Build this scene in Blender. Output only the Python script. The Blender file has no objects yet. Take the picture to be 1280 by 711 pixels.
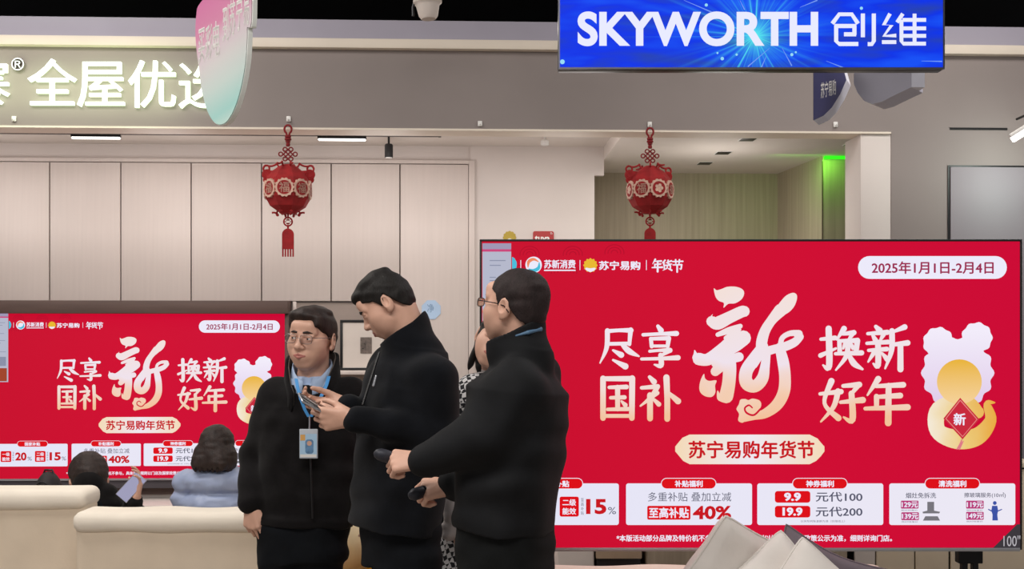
import bpy, bmesh, math, random
import numpy as np
from mathutils import Vector, Matrix, Euler
random.seed(7)
SC = bpy.context.scene
COL = SC.collection
PI = math.pi
# ---------------------------------------------------------------- camera, world, lights, exposure
F, HY, EYE = 1400.0, 430.0, 1.5            # focal length in pixels of the 1280x711 frame, horizon row, eye height
cam_d = bpy.data.cameras.new('camera'); cam = bpy.data.objects.new('camera', cam_d); COL.objects.link(cam)
cam_d.sensor_width = 36; cam_d.lens = F/1280*36; cam_d.shift_y = (HY-355.5)/1280
cam.location = (0, 0, EYE); cam.rotation_euler = (PI/2, 0, 0); SC.camera = cam
SC.view_settings.view_transform = 'Standard'; SC.view_settings.look = 'None'
SC.view_settings.gamma = 1; SC.view_settings.use_curve_mapping = False
SC.view_settings.exposure = 0.0
w = bpy.data.worlds.new('world'); SC.world = w; w.use_nodes = True
w.node_tree.nodes['Background'].inputs[0].default_value = (1.0, .96, .94, 1)
w.node_tree.nodes['Background'].inputs[1].default_value = .36
TH = math.radians(2.2)                     # the store wall runs slightly away to the right
DFP = 7.04
def WWP(x, y, z): return (x*math.cos(TH)-y*math.sin(TH), x*math.sin(TH)+y*math.cos(TH), z)
def light(name, loc, rot, sx, sy, power, col):
    l = bpy.data.lights.new(name, 'AREA'); l.shape = 'RECTANGLE'; l.size = sx; l.size_y = sy
    l.energy = power; l.color = col
    o = bpy.data.objects.new(name, l); COL.objects.link(o); o.location = loc; o.rotation_euler = rot
    return o
light('hall_light_near', (-1.0, 1.0, 4.3), (math.radians(18), 0, 0), 4.0, 1.2, 150, (1, .95, .90))
light('hall_light_left', (-3.0, 4.6, 4.3), (math.radians(12), 0, 0), 2.4, 1.0, 100, (1, .95, .90))
light('hall_light_right', (2.6, 5.3, 4.3), (math.radians(4), 0, 0), 2.4, 1.0, 70, (1, .95, .90))
light('alcove_light', (-2.4, 7.75, 2.86), (math.radians(14), 0, 0), 3.6, .25, 14, (1, .95, .92))
light('alcove_light_right', (.1, 7.85, 2.86), (math.radians(12), 0, 0), 1.2, .25, 5, (1, .95, .92))
light('niche_light', (1.35, 8.2, 2.86), (0, 0, 0), 1.0, .5, 8, (1, .96, .9))
def fill_point(name, loc, power, col, r=.25):  # soft point light added as fill, with no fixture of its own
    l = bpy.data.lights.new(name, 'POINT'); l.energy = power; l.color = col; l.shadow_soft_size = r
    o = bpy.data.objects.new(name, l); COL.objects.link(o); o.location = loc
for i, x in enumerate((-3.9, -2.4, -.9, .35)): fill_point('alcove_bounce_fill', (x, 7.75, 2.55), 7.5 if i < 3 else 5, (1, .95, .92))  # added fill standing in for bounce onto the alcove ceiling, away from the track lamps
fill_point('niche_bounce_fill', (1.5, 8.15, 2.5), 7, (1, .96, .9))  # the same added fill, brightening the niche ceiling
light('sign_halo_light', WWP(-2.95, DFP-.16, 3.09), (math.radians(90), 0, TH), 2.3, .30, 3.8, (.82, 1, .58))
light('green_cove_light', (2.20, 8.33, 2.90), (math.radians(24), 0, TH), .5, .05, 2.2, (.25, 1, .08))
light('fascia_cove_light', (0, 6.86, 3.44), (math.radians(-60), 0, TH), 9.0, .05, 9, (1, .9, .78))
light('right_wall_light', (3.15, 6.7, 2.62), (math.radians(60), math.radians(40), 0), .35, .08, 2.5, (.85, 1, .9))

# ---------------------------------------------------------------- small helpers
def lin(c):
    if isinstance(c, str): c = tuple(int(c[i:i+2], 16) for i in (0, 2, 4))
    return tuple((v/255/12.92 if v/255 <= .04045 else ((v/255+.055)/1.055)**2.4) for v in c)
MATS = {}
def mat(name, c, rough=.6, metal=0, var=.06, scale=8, bump=0, bscale=60, stretch=(1,1,1), emit=0, ecol=None, spec=.5, sheen=0):
    """procedural surface: two close tones mixed by noise, optional fine bump, optional own light"""
    if name in MATS: return MATS[name]
    m = bpy.data.materials.new(name); m.use_nodes = True; nt = m.node_tree; N = nt.nodes; L = nt.links
    p = N['Principled BSDF']; p.inputs['Roughness'].default_value = rough; p.inputs['Metallic'].default_value = metal
    p.inputs['Specular IOR Level'].default_value = spec
    if sheen: p.inputs['Sheen Weight'].default_value = sheen
    col = lin(c)
    tc = N.new('ShaderNodeTexCoord'); mp = N.new('ShaderNodeMapping'); mp.inputs['Scale'].default_value = stretch
    L.new(tc.outputs['Object'], mp.inputs[0])
    if var:
        nz = N.new('ShaderNodeTexNoise'); nz.inputs['Scale'].default_value = scale; nz.inputs['Detail'].default_value = 4
        L.new(mp.outputs[0], nz.inputs['Vector'])
        r = N.new('ShaderNodeValToRGB'); r.color_ramp.elements[0].position = .3; r.color_ramp.elements[1].position = .7
        r.color_ramp.elements[0].color = tuple(v*(1-var) for v in col)+(1,)
        r.color_ramp.elements[1].color = tuple(min(1, v*(1+var)) for v in col)+(1,)
        L.new(nz.outputs[0], r.inputs[0]); L.new(r.outputs[0], p.inputs['Base Color'])
    else: p.inputs['Base Color'].default_value = col+(1,)
    if bump:
        n2 = N.new('ShaderNodeTexNoise'); n2.inputs['Scale'].default_value = bscale; n2.inputs['Detail'].default_value = 3
        L.new(mp.outputs[0], n2.inputs['Vector'])
        b = N.new('ShaderNodeBump'); b.inputs['Strength'].default_value = bump; b.inputs['Distance'].default_value = .01
        L.new(n2.outputs[0], b.inputs['Height']); L.new(b.outputs[0], p.inputs['Normal'])
    if emit:
        p.inputs['Emission Color'].default_value = lin(ecol or c)+(1,); p.inputs['Emission Strength'].default_value = emit
    MATS[name] = m; return m
def glow(name, c, s=1.0):
    """lit display pixels / lamp faces"""
    if name in MATS: return MATS[name]
    m = bpy.data.materials.new(name); m.use_nodes = True; p = m.node_tree.nodes['Principled BSDF']
    p.inputs['Base Color'].default_value = (.004, .004, .004, 1); p.inputs['Roughness'].default_value = .5
    p.inputs['Specular IOR Level'].default_value = .05
    p.inputs['Emission Color'].default_value = lin(c)+(1,); p.inputs['Emission Strength'].default_value = s
    MATS[name] = m; return m
def glow_ramp(name, stops, axis, lo, hi, s=1.0, noise=0, nscale=3):
    """display pixels whose colour runs along an object axis (lo..hi)"""
    if name in MATS: return MATS[name]
    m = glow(name, 'ffffff', s); nt = m.node_tree; N = nt.nodes; L = nt.links
    tc = N.new('ShaderNodeTexCoord'); sp = N.new('ShaderNodeSeparateXYZ'); L.new(tc.outputs['Object'], sp.inputs[0])
    mr = N.new('ShaderNodeMapRange'); mr.inputs[1].default_value = lo; mr.inputs[2].default_value = hi
    L.new(sp.outputs['XYZ'.index(axis)], mr.inputs[0]); src = mr.outputs[0]
    if noise:
        nz = N.new('ShaderNodeTexNoise'); nz.inputs['Scale'].default_value = nscale; L.new(tc.outputs['Object'], nz.inputs['Vector'])
        a = N.new('ShaderNodeMath'); a.operation = 'MULTIPLY_ADD'; L.new(nz.outputs[0], a.inputs[0]); a.inputs[1].default_value = noise
        b = N.new('ShaderNodeMath'); b.operation = 'SUBTRACT'; L.new(src, b.inputs[0]); b.inputs[1].default_value = noise/2
        L.new(b.outputs[0], a.inputs[2]); src = a.outputs[0]
    r = N.new('ShaderNodeValToRGB'); e = r.color_ramp.elements
    for i, (p, c) in enumerate(stops):
        el = e[i] if i < 2 else e.new(p)
        el.position = p; el.color = lin(c)+(1,)
    L.new(src, r.inputs[0]); L.new(r.outputs[0], N['Principled BSDF'].inputs['Emission Color'])
    return m
def tag(o, label, cat, group=None):
    o['label'] = label; o['category'] = cat
    if group: o['group'] = group
    return o
def struct(o): o['kind'] = 'structure'; return o
def thing(name, label, cat, loc=(0,0,0), rz=0, group=None):
    o = bpy.data.objects.new(name, None); COL.objects.link(o); o.empty_display_size = .1
    o.location = loc; o.rotation_euler = (0, 0, rz); return tag(o, label, cat, group)
def link(name, me, m, parent=None, off=None):
    o = bpy.data.objects.new(name, me); COL.objects.link(o)
    if m is not None:
        for q in (m if isinstance(m, (list, tuple)) else [m]): me.materials.append(q)
    if parent: o.parent = parent
    return o
def pyd(name, vs, fs, m, parent=None, smooth=False):
    me = bpy.data.meshes.new(name); me.from_pydata([tuple(v) for v in vs], [], [tuple(f) for f in fs]); me.update()
    if smooth: me.polygons.foreach_set('use_smooth', [True]*len(me.polygons))
    return link(name, me, m, parent)
def bobj(name, bm, m, parent=None, smooth=None, base=(0,0,0)):
    """link a bmesh as one object; with smooth = angle in degrees edges below it shade smooth"""
    me = bpy.data.meshes.new(name)
    if any(base): bmesh.ops.translate(bm, verts=bm.verts, vec=-Vector(base))
    bm.to_mesh(me); bm.free()
    if smooth:
        me.polygons.foreach_set('use_smooth', [True]*len(me.polygons))
        me.set_sharp_from_angle(angle=math.radians(smooth))
    return link(name, me, m, parent)
def bx(bm, lo, hi, bev=0, seg=3, M=None):
    r = bmesh.ops.create_cube(bm, size=1); vs = r['verts']
    c = [(a+b)/2 for a, b in zip(lo, hi)]; d = [abs(b-a) for a, b in zip(lo, hi)]
    bmesh.ops.scale(bm, vec=d, verts=vs); bmesh.ops.translate(bm, vec=c, verts=vs)
    if bev:
        es = list({e for v in vs for e in v.link_edges})
        r = bmesh.ops.bevel(bm, geom=es, offset=min(bev, min(d)*.49), segments=seg, profile=.5, affect='EDGES'); vs = list({v for f in r['faces'] for v in f.verts} | {v for v in vs if v.is_valid})
    if M is not None: bmesh.ops.transform(bm, matrix=M, verts=[v for v in vs if v.is_valid])
    return bm
def box(name, lo, hi, m, parent=None, bev=.004, seg=2):
    return bobj(name, bx(bmesh.new(), lo, hi, bev, seg), m, parent, smooth=40 if bev else None)
def lathe(bm, prof, M=None, n=24, cap=True):
    rings = []
    for r, z in prof:
        rings.append([bm.verts.new((r*math.cos(2*PI*k/n), r*math.sin(2*PI*k/n), z)) for k in range(n)])
    for a, b in zip(rings, rings[1:]):
        for k in range(n): bm.faces.new((a[k], a[(k+1) % n], b[(k+1) % n], b[k]))
    if cap: bm.faces.new(rings[0][::-1]); bm.faces.new(rings[-1])
    vs = [v for r in rings for v in r]
    if M is not None: bmesh.ops.transform(bm, matrix=M, verts=vs)
    return bm
def tube(bm, pts, r, n=8, closed=False):
    pts = [Vector(p) for p in pts]; rr = r if isinstance(r, (list, tuple)) else [r]*len(pts); rings = []; N = len(pts)
    up = None
    for i, p in enumerate(pts):
        a = pts[(i-1) % N] if (closed or i > 0) else p; b = pts[(i+1) % N] if (closed or i < N-1) else p
        t = (b-a).normalized()
        if up is None: up = Vector((0, 0, 1)) if abs(t.z) < .9 else Vector((1, 0, 0))
        u = (up - t*up.dot(t)).normalized(); up = u; v = t.cross(u)
        rings.append([bm.verts.new(p+(u*math.cos(2*PI*k/n)+v*math.sin(2*PI*k/n))*rr[i]) for k in range(n)])
    for i in range(N if closed else N-1):
        a, b = rings[i], rings[(i+1) % N]
        for k in range(n): bm.faces.new((a[k], a[(k+1) % n], b[(k+1) % n], b[k]))
    if not closed: bm.faces.new(rings[0][::-1]); bm.faces.new(rings[-1])
    return bm
def prism(bm, poly, vec):
    """polygon (3D points) swept along vec"""
    a = [bm.verts.new(p) for p in poly]; b = [bm.verts.new(Vector(p)+Vector(vec)) for p in poly]; n = len(poly)
    bm.faces.new(a); bm.faces.new(b[::-1])
    for k in range(n): bm.faces.new((a[k], b[k], b[(k+1) % n], a[(k+1) % n]))
    bmesh.ops.recalc_face_normals(bm, faces=bm.faces); return bm
def copy_tree(o, parent=None):
    c = o.copy(); COL.objects.link(c)
    if parent: c.parent = parent
    for ch in list(o.children): copy_tree(ch, c)
    return c
def P(px, py, Y): return Vector(((px-640)/F*Y, Y, EYE-(py-HY)/F*Y))
def WX(px, D):                              # x on the plane y = D of the wall frame
    t = (px-640)/F; return D*(t*math.cos(TH)+math.sin(TH))/(math.cos(TH)-t*math.sin(TH))
def WZ(px, py, D):
    t = (px-640)/F; Y = D/(math.cos(TH)-t*math.sin(TH)); return EYE-(py-HY)/F*Y
def WW(x, y, z=0): return Vector((x*math.cos(TH)-y*math.sin(TH), x*math.sin(TH)+y*math.cos(TH), z))
def inwall(o): o.rotation_euler = (0, 0, TH); return o
# flat artwork: text, brush strokes and filled outlines as (verts2d, faces)
TXT = {}
def text2d(s, x0, y0, x1, y1, bold=.0, res=3):
    """a line of writing fitted to a box, y running down"""
    key = (s, bold)
    if key not in TXT:
        cu = bpy.data.curves.new('writing', 'FONT'); cu.body = s; cu.offset = 0 if max(s) > '\u2fff' else bold; cu.resolution_u = res
        o = bpy.data.objects.new('writing', cu); COL.objects.link(o)
        me = bpy.data.meshes.new_from_object(o.evaluated_get(bpy.context.evaluated_depsgraph_get()))
        vs = [(v.co.x, v.co.y) for v in me.vertices]; fs = [tuple(p.vertices) for p in me.polygons]
        bpy.data.objects.remove(o); bpy.data.curves.remove(cu); bpy.data.meshes.remove(me); TXT[key] = (vs, fs)
    vs, fs = TXT[key]
    if bold and max(s) > '\u2fff':           # heavier strokes: the glyphs laid over themselves, a little shifted
        vs, fs = TXT[key+(0,)] if key+(0,) in TXT else TXT.setdefault(key+(0,), merge2d(*[([(x+dx*bold, y+dy*bold) for x, y in vs], fs) for dx, dy in ((-1, 0), (1, 0), (0, .8), (0, -.8))]))
    a = np.array(vs); lo = a.min(0); hi = a.max(0); u = (a-lo)/(hi-lo)
    return [(x0+(x1-x0)*p[0], y1-(y1-y0)*p[1]) for p in u], fs
def spline(pts, n=6, closed=False):
    p = np.array(pts, float); m = len(p); out = []
    for i in range(m if closed else m-1):
        if closed: a, b, c, d = p[(i-1) % m], p[i], p[(i+1) % m], p[(i+2) % m]
        else: a, b, c, d = p[max(i-1, 0)], p[i], p[i+1], p[min(i+2, m-1)]
        for k in range(n):
            t = k/n; out.append(.5*((2*b)+(c-a)*t+(2*a-5*b+4*c-d)*t*t+(3*b-a-3*c+d)*t**3))
    if not closed: out.append(p[-1])
    return np.array(out)
def merge2d(*parts):
    V, Fc = [], []
    for vs, fs in parts:
        o = len(V); V += [tuple(v) for v in vs]; Fc += [tuple(i+o for i in f) for f in fs]
    return V, Fc
def ribbon(pts, cap='round', smooth=True):
    """brush stroke through (x, y, width)"""
    q = spline(pts, 6) if smooth and len(pts) > 2 else np.array(pts, float)
    V, Fc = [], []; n = len(q)
    for i in range(n):
        t = q[min(i+1, n-1), :2]-q[max(i-1, 0), :2]; t = t/(np.hypot(*t)+1e-9); nn = np.array([-t[1], t[0]])*q[i, 2]/2
        V += [q[i, :2]+nn, q[i, :2]-nn]
    for i in range(n-1): Fc.append((2*i, 2*i+1, 2*i+3, 2*i+2))
    if cap == 'round':
        for e in (0, n-1):
            o = len(V); V += [q[e, :2]+q[e, 2]/2*np.array([math.cos(a), math.sin(a)]) for a in np.linspace(0, 2*PI, 12, endpoint=False)]
            Fc.append(tuple(range(o, o+12)))
    return V, Fc
def outline(pts, n=5, smooth=True):
    q = spline(pts, n, True) if smooth else np.array(pts, float)
    return [tuple(v) for v in q], [tuple(range(len(q)))]
def disc2d(cx, cy, r, n=32, lobes=0, amp=0):
    return [(cx+(r+amp*math.cos(lobes*a))*math.cos(a), cy+(r+amp*math.cos(lobes*a))*math.sin(a)) for a in np.linspace(0, 2*PI, n, endpoint=False)], [tuple(range(n))]
def rrect(x0, y0, x1, y1, r, n=6):
    r = min(r, (x1-x0)/2, (y1-y0)/2); V = []
    for cx, cy, a0 in ((x1-r, y0+r, -90), (x1-r, y1-r, 0), (x0+r, y1-r, 90), (x0+r, y0+r, 180)):
        V += [(cx+r*math.cos(math.radians(a0+90*k/n)), cy+r*math.sin(math.radians(a0+90*k/n))) for k in range(n+1)]
    return V, [tuple(range(len(V)))]
GLYPH = {  # brush characters in a 100 box, strokes of (x, y, width)
'尽': [[(22,11,9),(50,9,8),(80,9,11)],[(79,8,11),(77,28,9),(76,42,8)],[(24,41,8),(76,40,8)],[(22,10,11),(20,50,10),(4,86,3)],[(57,41,8),(75,58,13),(99,70,4)],[(36,56,5),(56,67,13)],[(36,79,5),(66,94,14)]],
'享': [[(45,1,8),(53,11,13)],[(7,21,8),(50,19,8),(93,18,12)],[(27,30,9),(29,48,9)],[(27,30,8),(73,29,10)],[(73,29,11),(70,48,9)],[(28,47,7),(71,47,7)],[(24,59,7),(50,57,7),(76,57,12)],[(76,57,11),(52,70,6)],[(52,68,11),(53,92,12),(36,90,4)],[(3,77,7),(50,76,8),(97,74,12)]],
'国': [[(12,5,13),(12,97,13)],[(12,6,11),(88,6,13)],[(88,5,14),(87,97,13)],[(12,92,9),(88,92,9)],[(28,26,8),(73,25,11)],[(32,50,8),(68,49,10)],[(24,77,8),(77,76,10)],[(50,26,12),(50,76,11)],[(60,58,5),(70,67,11)]],
'补': [[(26,2,8),(37,13,13)],[(6,27,8),(46,24,11)],[(46,24,11),(30,48,10),(3,69,4)],[(27,44,13),(27,98,13)],[(45,39,10),(34,49,5)],[(34,52,6),(49,65,11)],[(68,3,14),(70,50,13),(70,99,13)],[(72,38,8),(97,58,14)]],
'换': [[(3,27,7),(36,24,10)],[(21,3,13),(22,88,13),(8,86,4)],[(2,64,10),(38,48,5)],[(57,3,12),(40,28,4)],[(54,15,7),(80,12,11)],[(79,12,10),(68,28,6)],[(46,31,9),(47,58,10)],[(46,31,7),(88,30,11)],[(88,30,12),(85,58,10)],[(60,34,8),(55,48,5)],[(71,34,6),(78,47,9)],[(37,60,7),(98,58,11)],[(66,40,11),(62,66,10),(38,97,4)],[(68,62,8),(80,82,13),(100,95,5)]],
'新': [[(24,2,8),(33,11,13)],[(5,18,7),(51,15,11)],[(17,22,7),(23,33,11)],[(42,20,10),(34,34,5)],[(3,40,7),(53,37,10)],[(7,56,7),(50,53,10)],[(29,38,12),(29,90,12),(18,86,4)],[(19,62,10),(6,82,4)],[(38,62,5),(51,76,12)],[(92,3,12),(62,15,5)],[(62,12,12),(61,56,11),(46,97,4)],[(64,43,8),(99,39,12)],[(82,42,12),(82,99,13)]],
'好': [[(27,4,13),(11,54,8),(43,88,13)],[(42,27,12),(32,62,10),(3,96,4)],[(1,33,7),(49,28,11)],[(54,15,8),(91,12,12)],[(90,12,11),(72,34,7)],[(73,32,12),(75,92,13),(55,86,4)],[(48,52,7),(99,47,13)]],
'年': [[(31,1,13),(6,37,4)],[(26,17,8),(89,14,12)],[(27,41,8),(82,38,12)],[(27,40,11),(27,66,10)],[(1,67,8),(99,64,13)],[(55,16,12),(54,99,14)]],
'货': [[(30,2,11),(4,30,4)],[(20,20,10),(20,46,10)],[(86,8,11),(38,28,5)],[(58,2,10),(58,34,10),(92,38,6)],[(24,50,9),(24,82,9)],[(24,50,8),(78,50,9)],[(78,50,9),(78,80,9)],[(50,58,9),(46,78,8),(12,98,4)],[(58,80,6),(90,98,11)]],
'节': [[(4,18,8),(96,16,10)],[(32,4,10),(34,32,9)],[(66,4,10),(62,32,9)],[(10,44,8),(86,42,10)],[(86,42,10),(80,76,9),(66,72,4)],[(46,44,11),(46,99,11)]],
}
def brush(ch, x0, y0, x1, y1, bold=1.0):
    k = (x1-x0)/100
    return merge2d(*[ribbon([(x0+(x1-x0)*x/100, y0+(y1-y0)*y/100, w*k*bold) for x, y, w in s]) for s in GLYPH[ch]])
# ---------------------------------------------------------------- materials of the place
GREYP = mat('grey_wall_paint', '8d8380', .75, var=.04, scale=2)
LILAC = mat('lilac_grey_paint', 'a5a0ae', .7, var=.05, scale=2)
WHITEP = mat('white_wall_paint', 'd5cbc6', .7, var=.03, scale=2)
CEILP = mat('white_ceiling_paint', 'd9d0c9', .8, var=.03, scale=2)
CREAM = mat('cream_trim_paint', 'e6dacb', .6, var=.04, scale=3)
BLACKC = mat('black_hall_ceiling', '0d0e14', .9, var=.3, scale=3)
FLOORM = mat('grey_stone_floor', '9d948b', .35, var=.08, scale=3)
CABM = mat('pale_cabinet_board', 'd0c4be', .55, var=.025, scale=3, stretch=(14, 14, .5), bump=.015, bscale=30)
WOODN = mat('grey_brown_wood_panel', 'a39482', .6, var=.14, scale=4, stretch=(9, 9, .25))
BROWN = mat('dark_brown_board', '55423c', .6, var=.12, scale=3, stretch=(1, 10, 10))
TAUPE = mat('taupe_niche_board', '988a82', .65, var=.08, scale=3)
BLK = mat('black_plastic', '0f0f12', .4, var=.1)
DKMETAL = mat('black_metal', '1a1a1d', .35, .6, var=.1)
STEEL = mat('satin_steel', 'b9bbc2', .3, .8, var=.05)
WHPLA = mat('white_plastic', 'e4e2df', .45, var=.04)
# ---------------------------------------------------------------- the setting
DF, DB, DN = 7.04, 8.60, 9.25              # fascia, cabinet wall, niche wall planes of the wall frame
struct(box('floor', (-9, -3, -.1), (9, 13, 0), FLOORM, bev=0))
struct(box('ceiling', (-9, -3, 4.9), (9, 13, 5.0), BLACKC, bev=0))
struct(box('wall_hall', (-9, 12.4, 0), (9, 12.6, 4.9), BLACKC, bev=0))
def wallbox(name, lo, hi, m, bev=0, kind=True, parent=None):
    o = box(name, lo, hi, m, parent, bev=bev)
    if not parent: inwall(o)
    return struct(o) if kind else o
zb = 2.85
wallbox('wall_front', (-7, DF, zb), (7, DF+.18, 3.34), GREYP)
wallbox('trim_1', (-7, DF-.05, 3.34), (7, DF+.18, 3.40), CREAM, bev=.006)
wallbox('trim_2', (-7, DF-.01, 3.40), (7, DF+.18, 3.525), LILAC)
wallbox('trim_3', (-7, DF-.012, zb-.012), (WX(1113, DF), DF+.18, zb), CREAM)
xj0, xj1 = WX(1076, DF), WX(1114, DF)
wallbox('wall_jamb', (xj0, DF+.004, 0), (xj1, DF+.30, zb-.012), WHITEP, bev=.004)
wallbox('wall_right', (xj1, DF, 0), (6.5, DF+.18, zb), GREYP)
wallbox('wall_back', (-6, DB+.02, 0), (WX(588, DB), DB+.60, 3.02), WHITEP)
wallbox('wall_pier', (WX(588, DB), DB, 0), (WX(743, DB), DB+.68, 3.02), WHITEP)
wallbox('trim_4', (WX(743, DB), DB, 2.80), (WX(755, DB), DB+.05, 3.02), WHITEP)
wallbox('ceiling_alcove', (-6, DF+.18, 3.02), (WX(755, DB), 9.6, 3.10), CEILP)
wallbox('ceiling_niche', (WX(755, DB), DF+.18, 2.92), (4, 9.6, 3.10), CEILP)
xn0, xn1 = WX(736, DN), WX(972, DN)
wallbox('wall_niche', (xn0, DN, 0), (xn1+.02, DN+.1, 2.92), WOODN)
g0 = Vector((xn1, DN, 0)); gd = 8.36; g1 = Vector((WX(1028, gd), gd, 0)); g2 = Vector((WX(1110, gd), gd, 0)); dv = (g1-g0)
nrm = Vector((dv.y, -dv.x, 0)).normalized()*-.1
struct(inwall(bobj('wall_slant', prism(bmesh.new(), [g0, g1, g1+Vector((0,0,2.92)), g0+Vector((0,0,2.92))], nrm), WOODN)))
struct(inwall(bobj('wall_green', prism(bmesh.new(), [g1, g2, g2+Vector((0,0,2.92)), g1+Vector((0,0,2.92))], (0, .1, 0)), WOODN)))
struct(inwall(bobj('trim_5', prism(bmesh.new(), [g1+Vector((-.004,-.002,0)), g1+Vector((.004,-.002,0)), g1+Vector((.004,-.002,2.88)), g1+Vector((-.004,-.002,2.88))], (0, .004, 0)), BROWN)))
# flush door panel in the right wall
xd = WX(1187, DF); zd = WZ(1187, 209, DF)
PANELM = mat('grey_lilac_panel', '867f85', .55, var=.03, scale=2)
dn = struct(thing('door_1', 'tall flush grey lilac panel at the right wall', 'door')); dn.pop('label'); dn.pop('category'); inwall(dn)
wallbox('panel', (xd, DF-.018, .02), (xd+1.4, DF-.001, zd), PANELM, bev=.003, kind=False, parent=dn)
wallbox('shadow_gap', (xd-.014, DF-.008, .0), (xd-.001, DF-.0005, zd+.012), BLK, kind=False, parent=dn)
wallbox('shadow_gap', (xd-.001, DF-.008, zd+.001), (xd+1.4, DF-.0005, zd+.012), BLK, kind=False, parent=dn)
# low board and cabinets seen under the big screen
D8 = 6.35
def low_unit(name, label, px0, px1, m):
    q = P(px0, 0, D8); t = thing(name, label, 'cabinet', (q.x, D8, 0)); return t, P(px1, 0, D8).x-q.x
lowb, LW = low_unit('base_cabinet', 'low white box cabinet under the left part of the big screen', 697, 743, WHITEP)
box('carcass', (0, .02, .03), (LW, .5, .5), WHITEP, lowb); box('door', (.004, 0, .05), (LW-.004, .02, .49), WHITEP, lowb)
lowb, LW = low_unit('display_bench', 'beige bench with black recess under the big screen', 745, 802, CABM)
box('bench_top', (0, -.01, .285), (LW, .5, .50), mat('beige_board', 'b79f88', .6, var=.05), lowb); box('recess', (.004, .02, .03), (LW-.004, .5, .284), BLK, lowb)
lowb, LW = low_unit('base_cabinet', 'grey brown wood cabinet under the big screen beside the pillow heap', 808, 1060, WOODN)
box('carcass', (0, .02, .03), (LW, .5, .52), WOODN, lowb)
for k in range(3): box('door', (.004+k*LW/3, 0, .05), ((k+1)*LW/3-.004, .02, .51), WOODN, lowb)
lowb, LW = low_unit('base_cabinet', 'cream base cabinet behind the right leg of the screen stand', 1068, 1300, CREAM)
CRB = mat('cream_board', 'e2d2ba', .6, var=.04, scale=3)
box('carcass', (0, .02, .03), (LW, .5, .80), BLK, lowb)
for a_, b_ in ((1068, 1094), (1095, 1143), (1144, 1186), (1188, 1299)): box('door', (P(a_, 0, D8).x-P(1068, 0, D8).x+.003, 0, .04), (P(b_, 0, D8).x-P(1068, 0, D8).x, .02, .79), WHITEP if a_ == 1068 else CRB, lowb)
box('top', (-.005, -.01, .80), (LW, .5, .83), CRB, lowb)
# ---------------------------------------------------------------- tall cabinet run on the alcove wall
zt = WZ(300, 204, DB-.02)
edges = [-30, 62, 151, 239, 327, 414, 500]
labs = ['leftmost pale hanging cabinet, cut by the photo edge, above the left screen', 'second pale hanging cabinet from the left, above the yellow logo end of the left screen',
 'third pale hanging cabinet from the left, above the calligraphy on the left screen', 'fourth pale hanging cabinet from the left, just left of the red lantern',
 'pale hanging cabinet hanging directly behind the left red lantern', 'pale hanging cabinet above the framed picture niche, right of the left lantern']
zlow = WZ(300, 376, DB-.02)
for i, (a, b) in enumerate(zip(edges, edges[1:])):
    xa, xb = WX(a, DB-.02), WX(b, DB-.02)
    t = thing('hanging_cabinet', labs[i], 'cabinet', WW(xa, DB, zlow), TH, 'pale hanging cabinets above the left screen')
    box('carcass', (0, -.0, 0), (xb-xa-.001, .018, zt-zlow), BROWN, t, bev=0)
    box('door', (.004, -.022, 0), (xb-xa-.005, -.001, zt-zlow), CABM, t, bev=.003)
xa, xb = WX(500, DB-.02), WX(586, DB-.02)
t = thing('tall_cabinet', 'full height pale cabinet with blue hexagon sticker, right of the picture niche', 'cabinet', WW(xa, DB, 0), TH)
box('carcass', (0, 0, 0), (xb-xa, .018, zt), BROWN, t, bev=0)
box('door', (.004, -.022, .06), (xb-xa-.003, -.001, zt), CABM, t, bev=.003)
box('side_panel', (xb-xa, -.03, 0), (xb-xa+.045, .018, zt+.03), CABM, t, bev=.003)
wallbox('trim_6', (-6, DB-.03, zt+.005), (xb, DB+.02, zt+.03), CABM)
# recess behind the left screen and picture niche
rec = thing('screen_recess', 'dark brown board recess framing the left screen', 'panel', WW(-6, DB, 0), TH)
rx1 = WX(364, DB)+6
box('top_board', (0, -.16, zlow-.10), (rx1, .015, zlow-.003), BROWN, rec)
box('back_board', (0, -.002, .36), (rx1, .015, zlow-.10), BROWN, rec, bev=0)
box('side_board', (rx1-.03, -.12, .36), (rx1, -.002, zlow-.10), BROWN, rec)
nic = thing('display_niche', 'taupe open niche with pale shelf right of the left screen', 'shelf', WW(WX(366, DB), DB, 0), TH)
nw = WX(500, DB)-WX(366, DB)
box('back_board', (.03, -.002, .4), (nw, .015, zlow-.012), TAUPE, nic, bev=0)
box('side_board', (.002, -.022, .36), (.03, .015, zlow-.003), CABM, nic)
zs = WZ(430, 463, DB-.15)
box('shelf_board', (.03, -.20, zs-.03), (nw-.004, -.002, zs), CABM, nic)
box('lower_board', (.03, -.06, .4), (nw-.004, -.0021, zs-.35), BROWN, nic)
# framed picture on the niche shelf
pf = thing('framed_picture', 'black framed picture with wide cream mat on the niche shelf', 'picture', WW(WX(425, DB-.12), DB-.12, zs), TH)
ph, pw = (462-400)/162.5, .44
bmx = bmesh.new()
for lo, hi in (((0, 0, 0), (pw, .02, .02)), ((0, 0, ph-.02), (pw, .02, ph)), ((0, 0, .02), (.02, .02, ph-.02)), ((pw-.02, 0, .02), (pw, .02, ph-.02))): bx(bmx, lo, hi, .002)
bobj('frame', bmx, BLK, pf, 40)
box('mat_board', (.018, .006, .018), (pw-.018, .016, ph-.018), mat('cream_paper', 'd2c8c0', .8, var=.02), pf, bev=0)
box('artwork', (.152, .003, .128), (.238, .0065, .25), mat('grey_print', '6d625c', .8, var=.3, scale=40), pf, bev=0)
V, Fc = text2d('山水', .165, 0, .195, .07); pyd('artwork_mark', [(x, .0025, .225-y) for x, y in V], Fc, BLK, pf)
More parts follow.
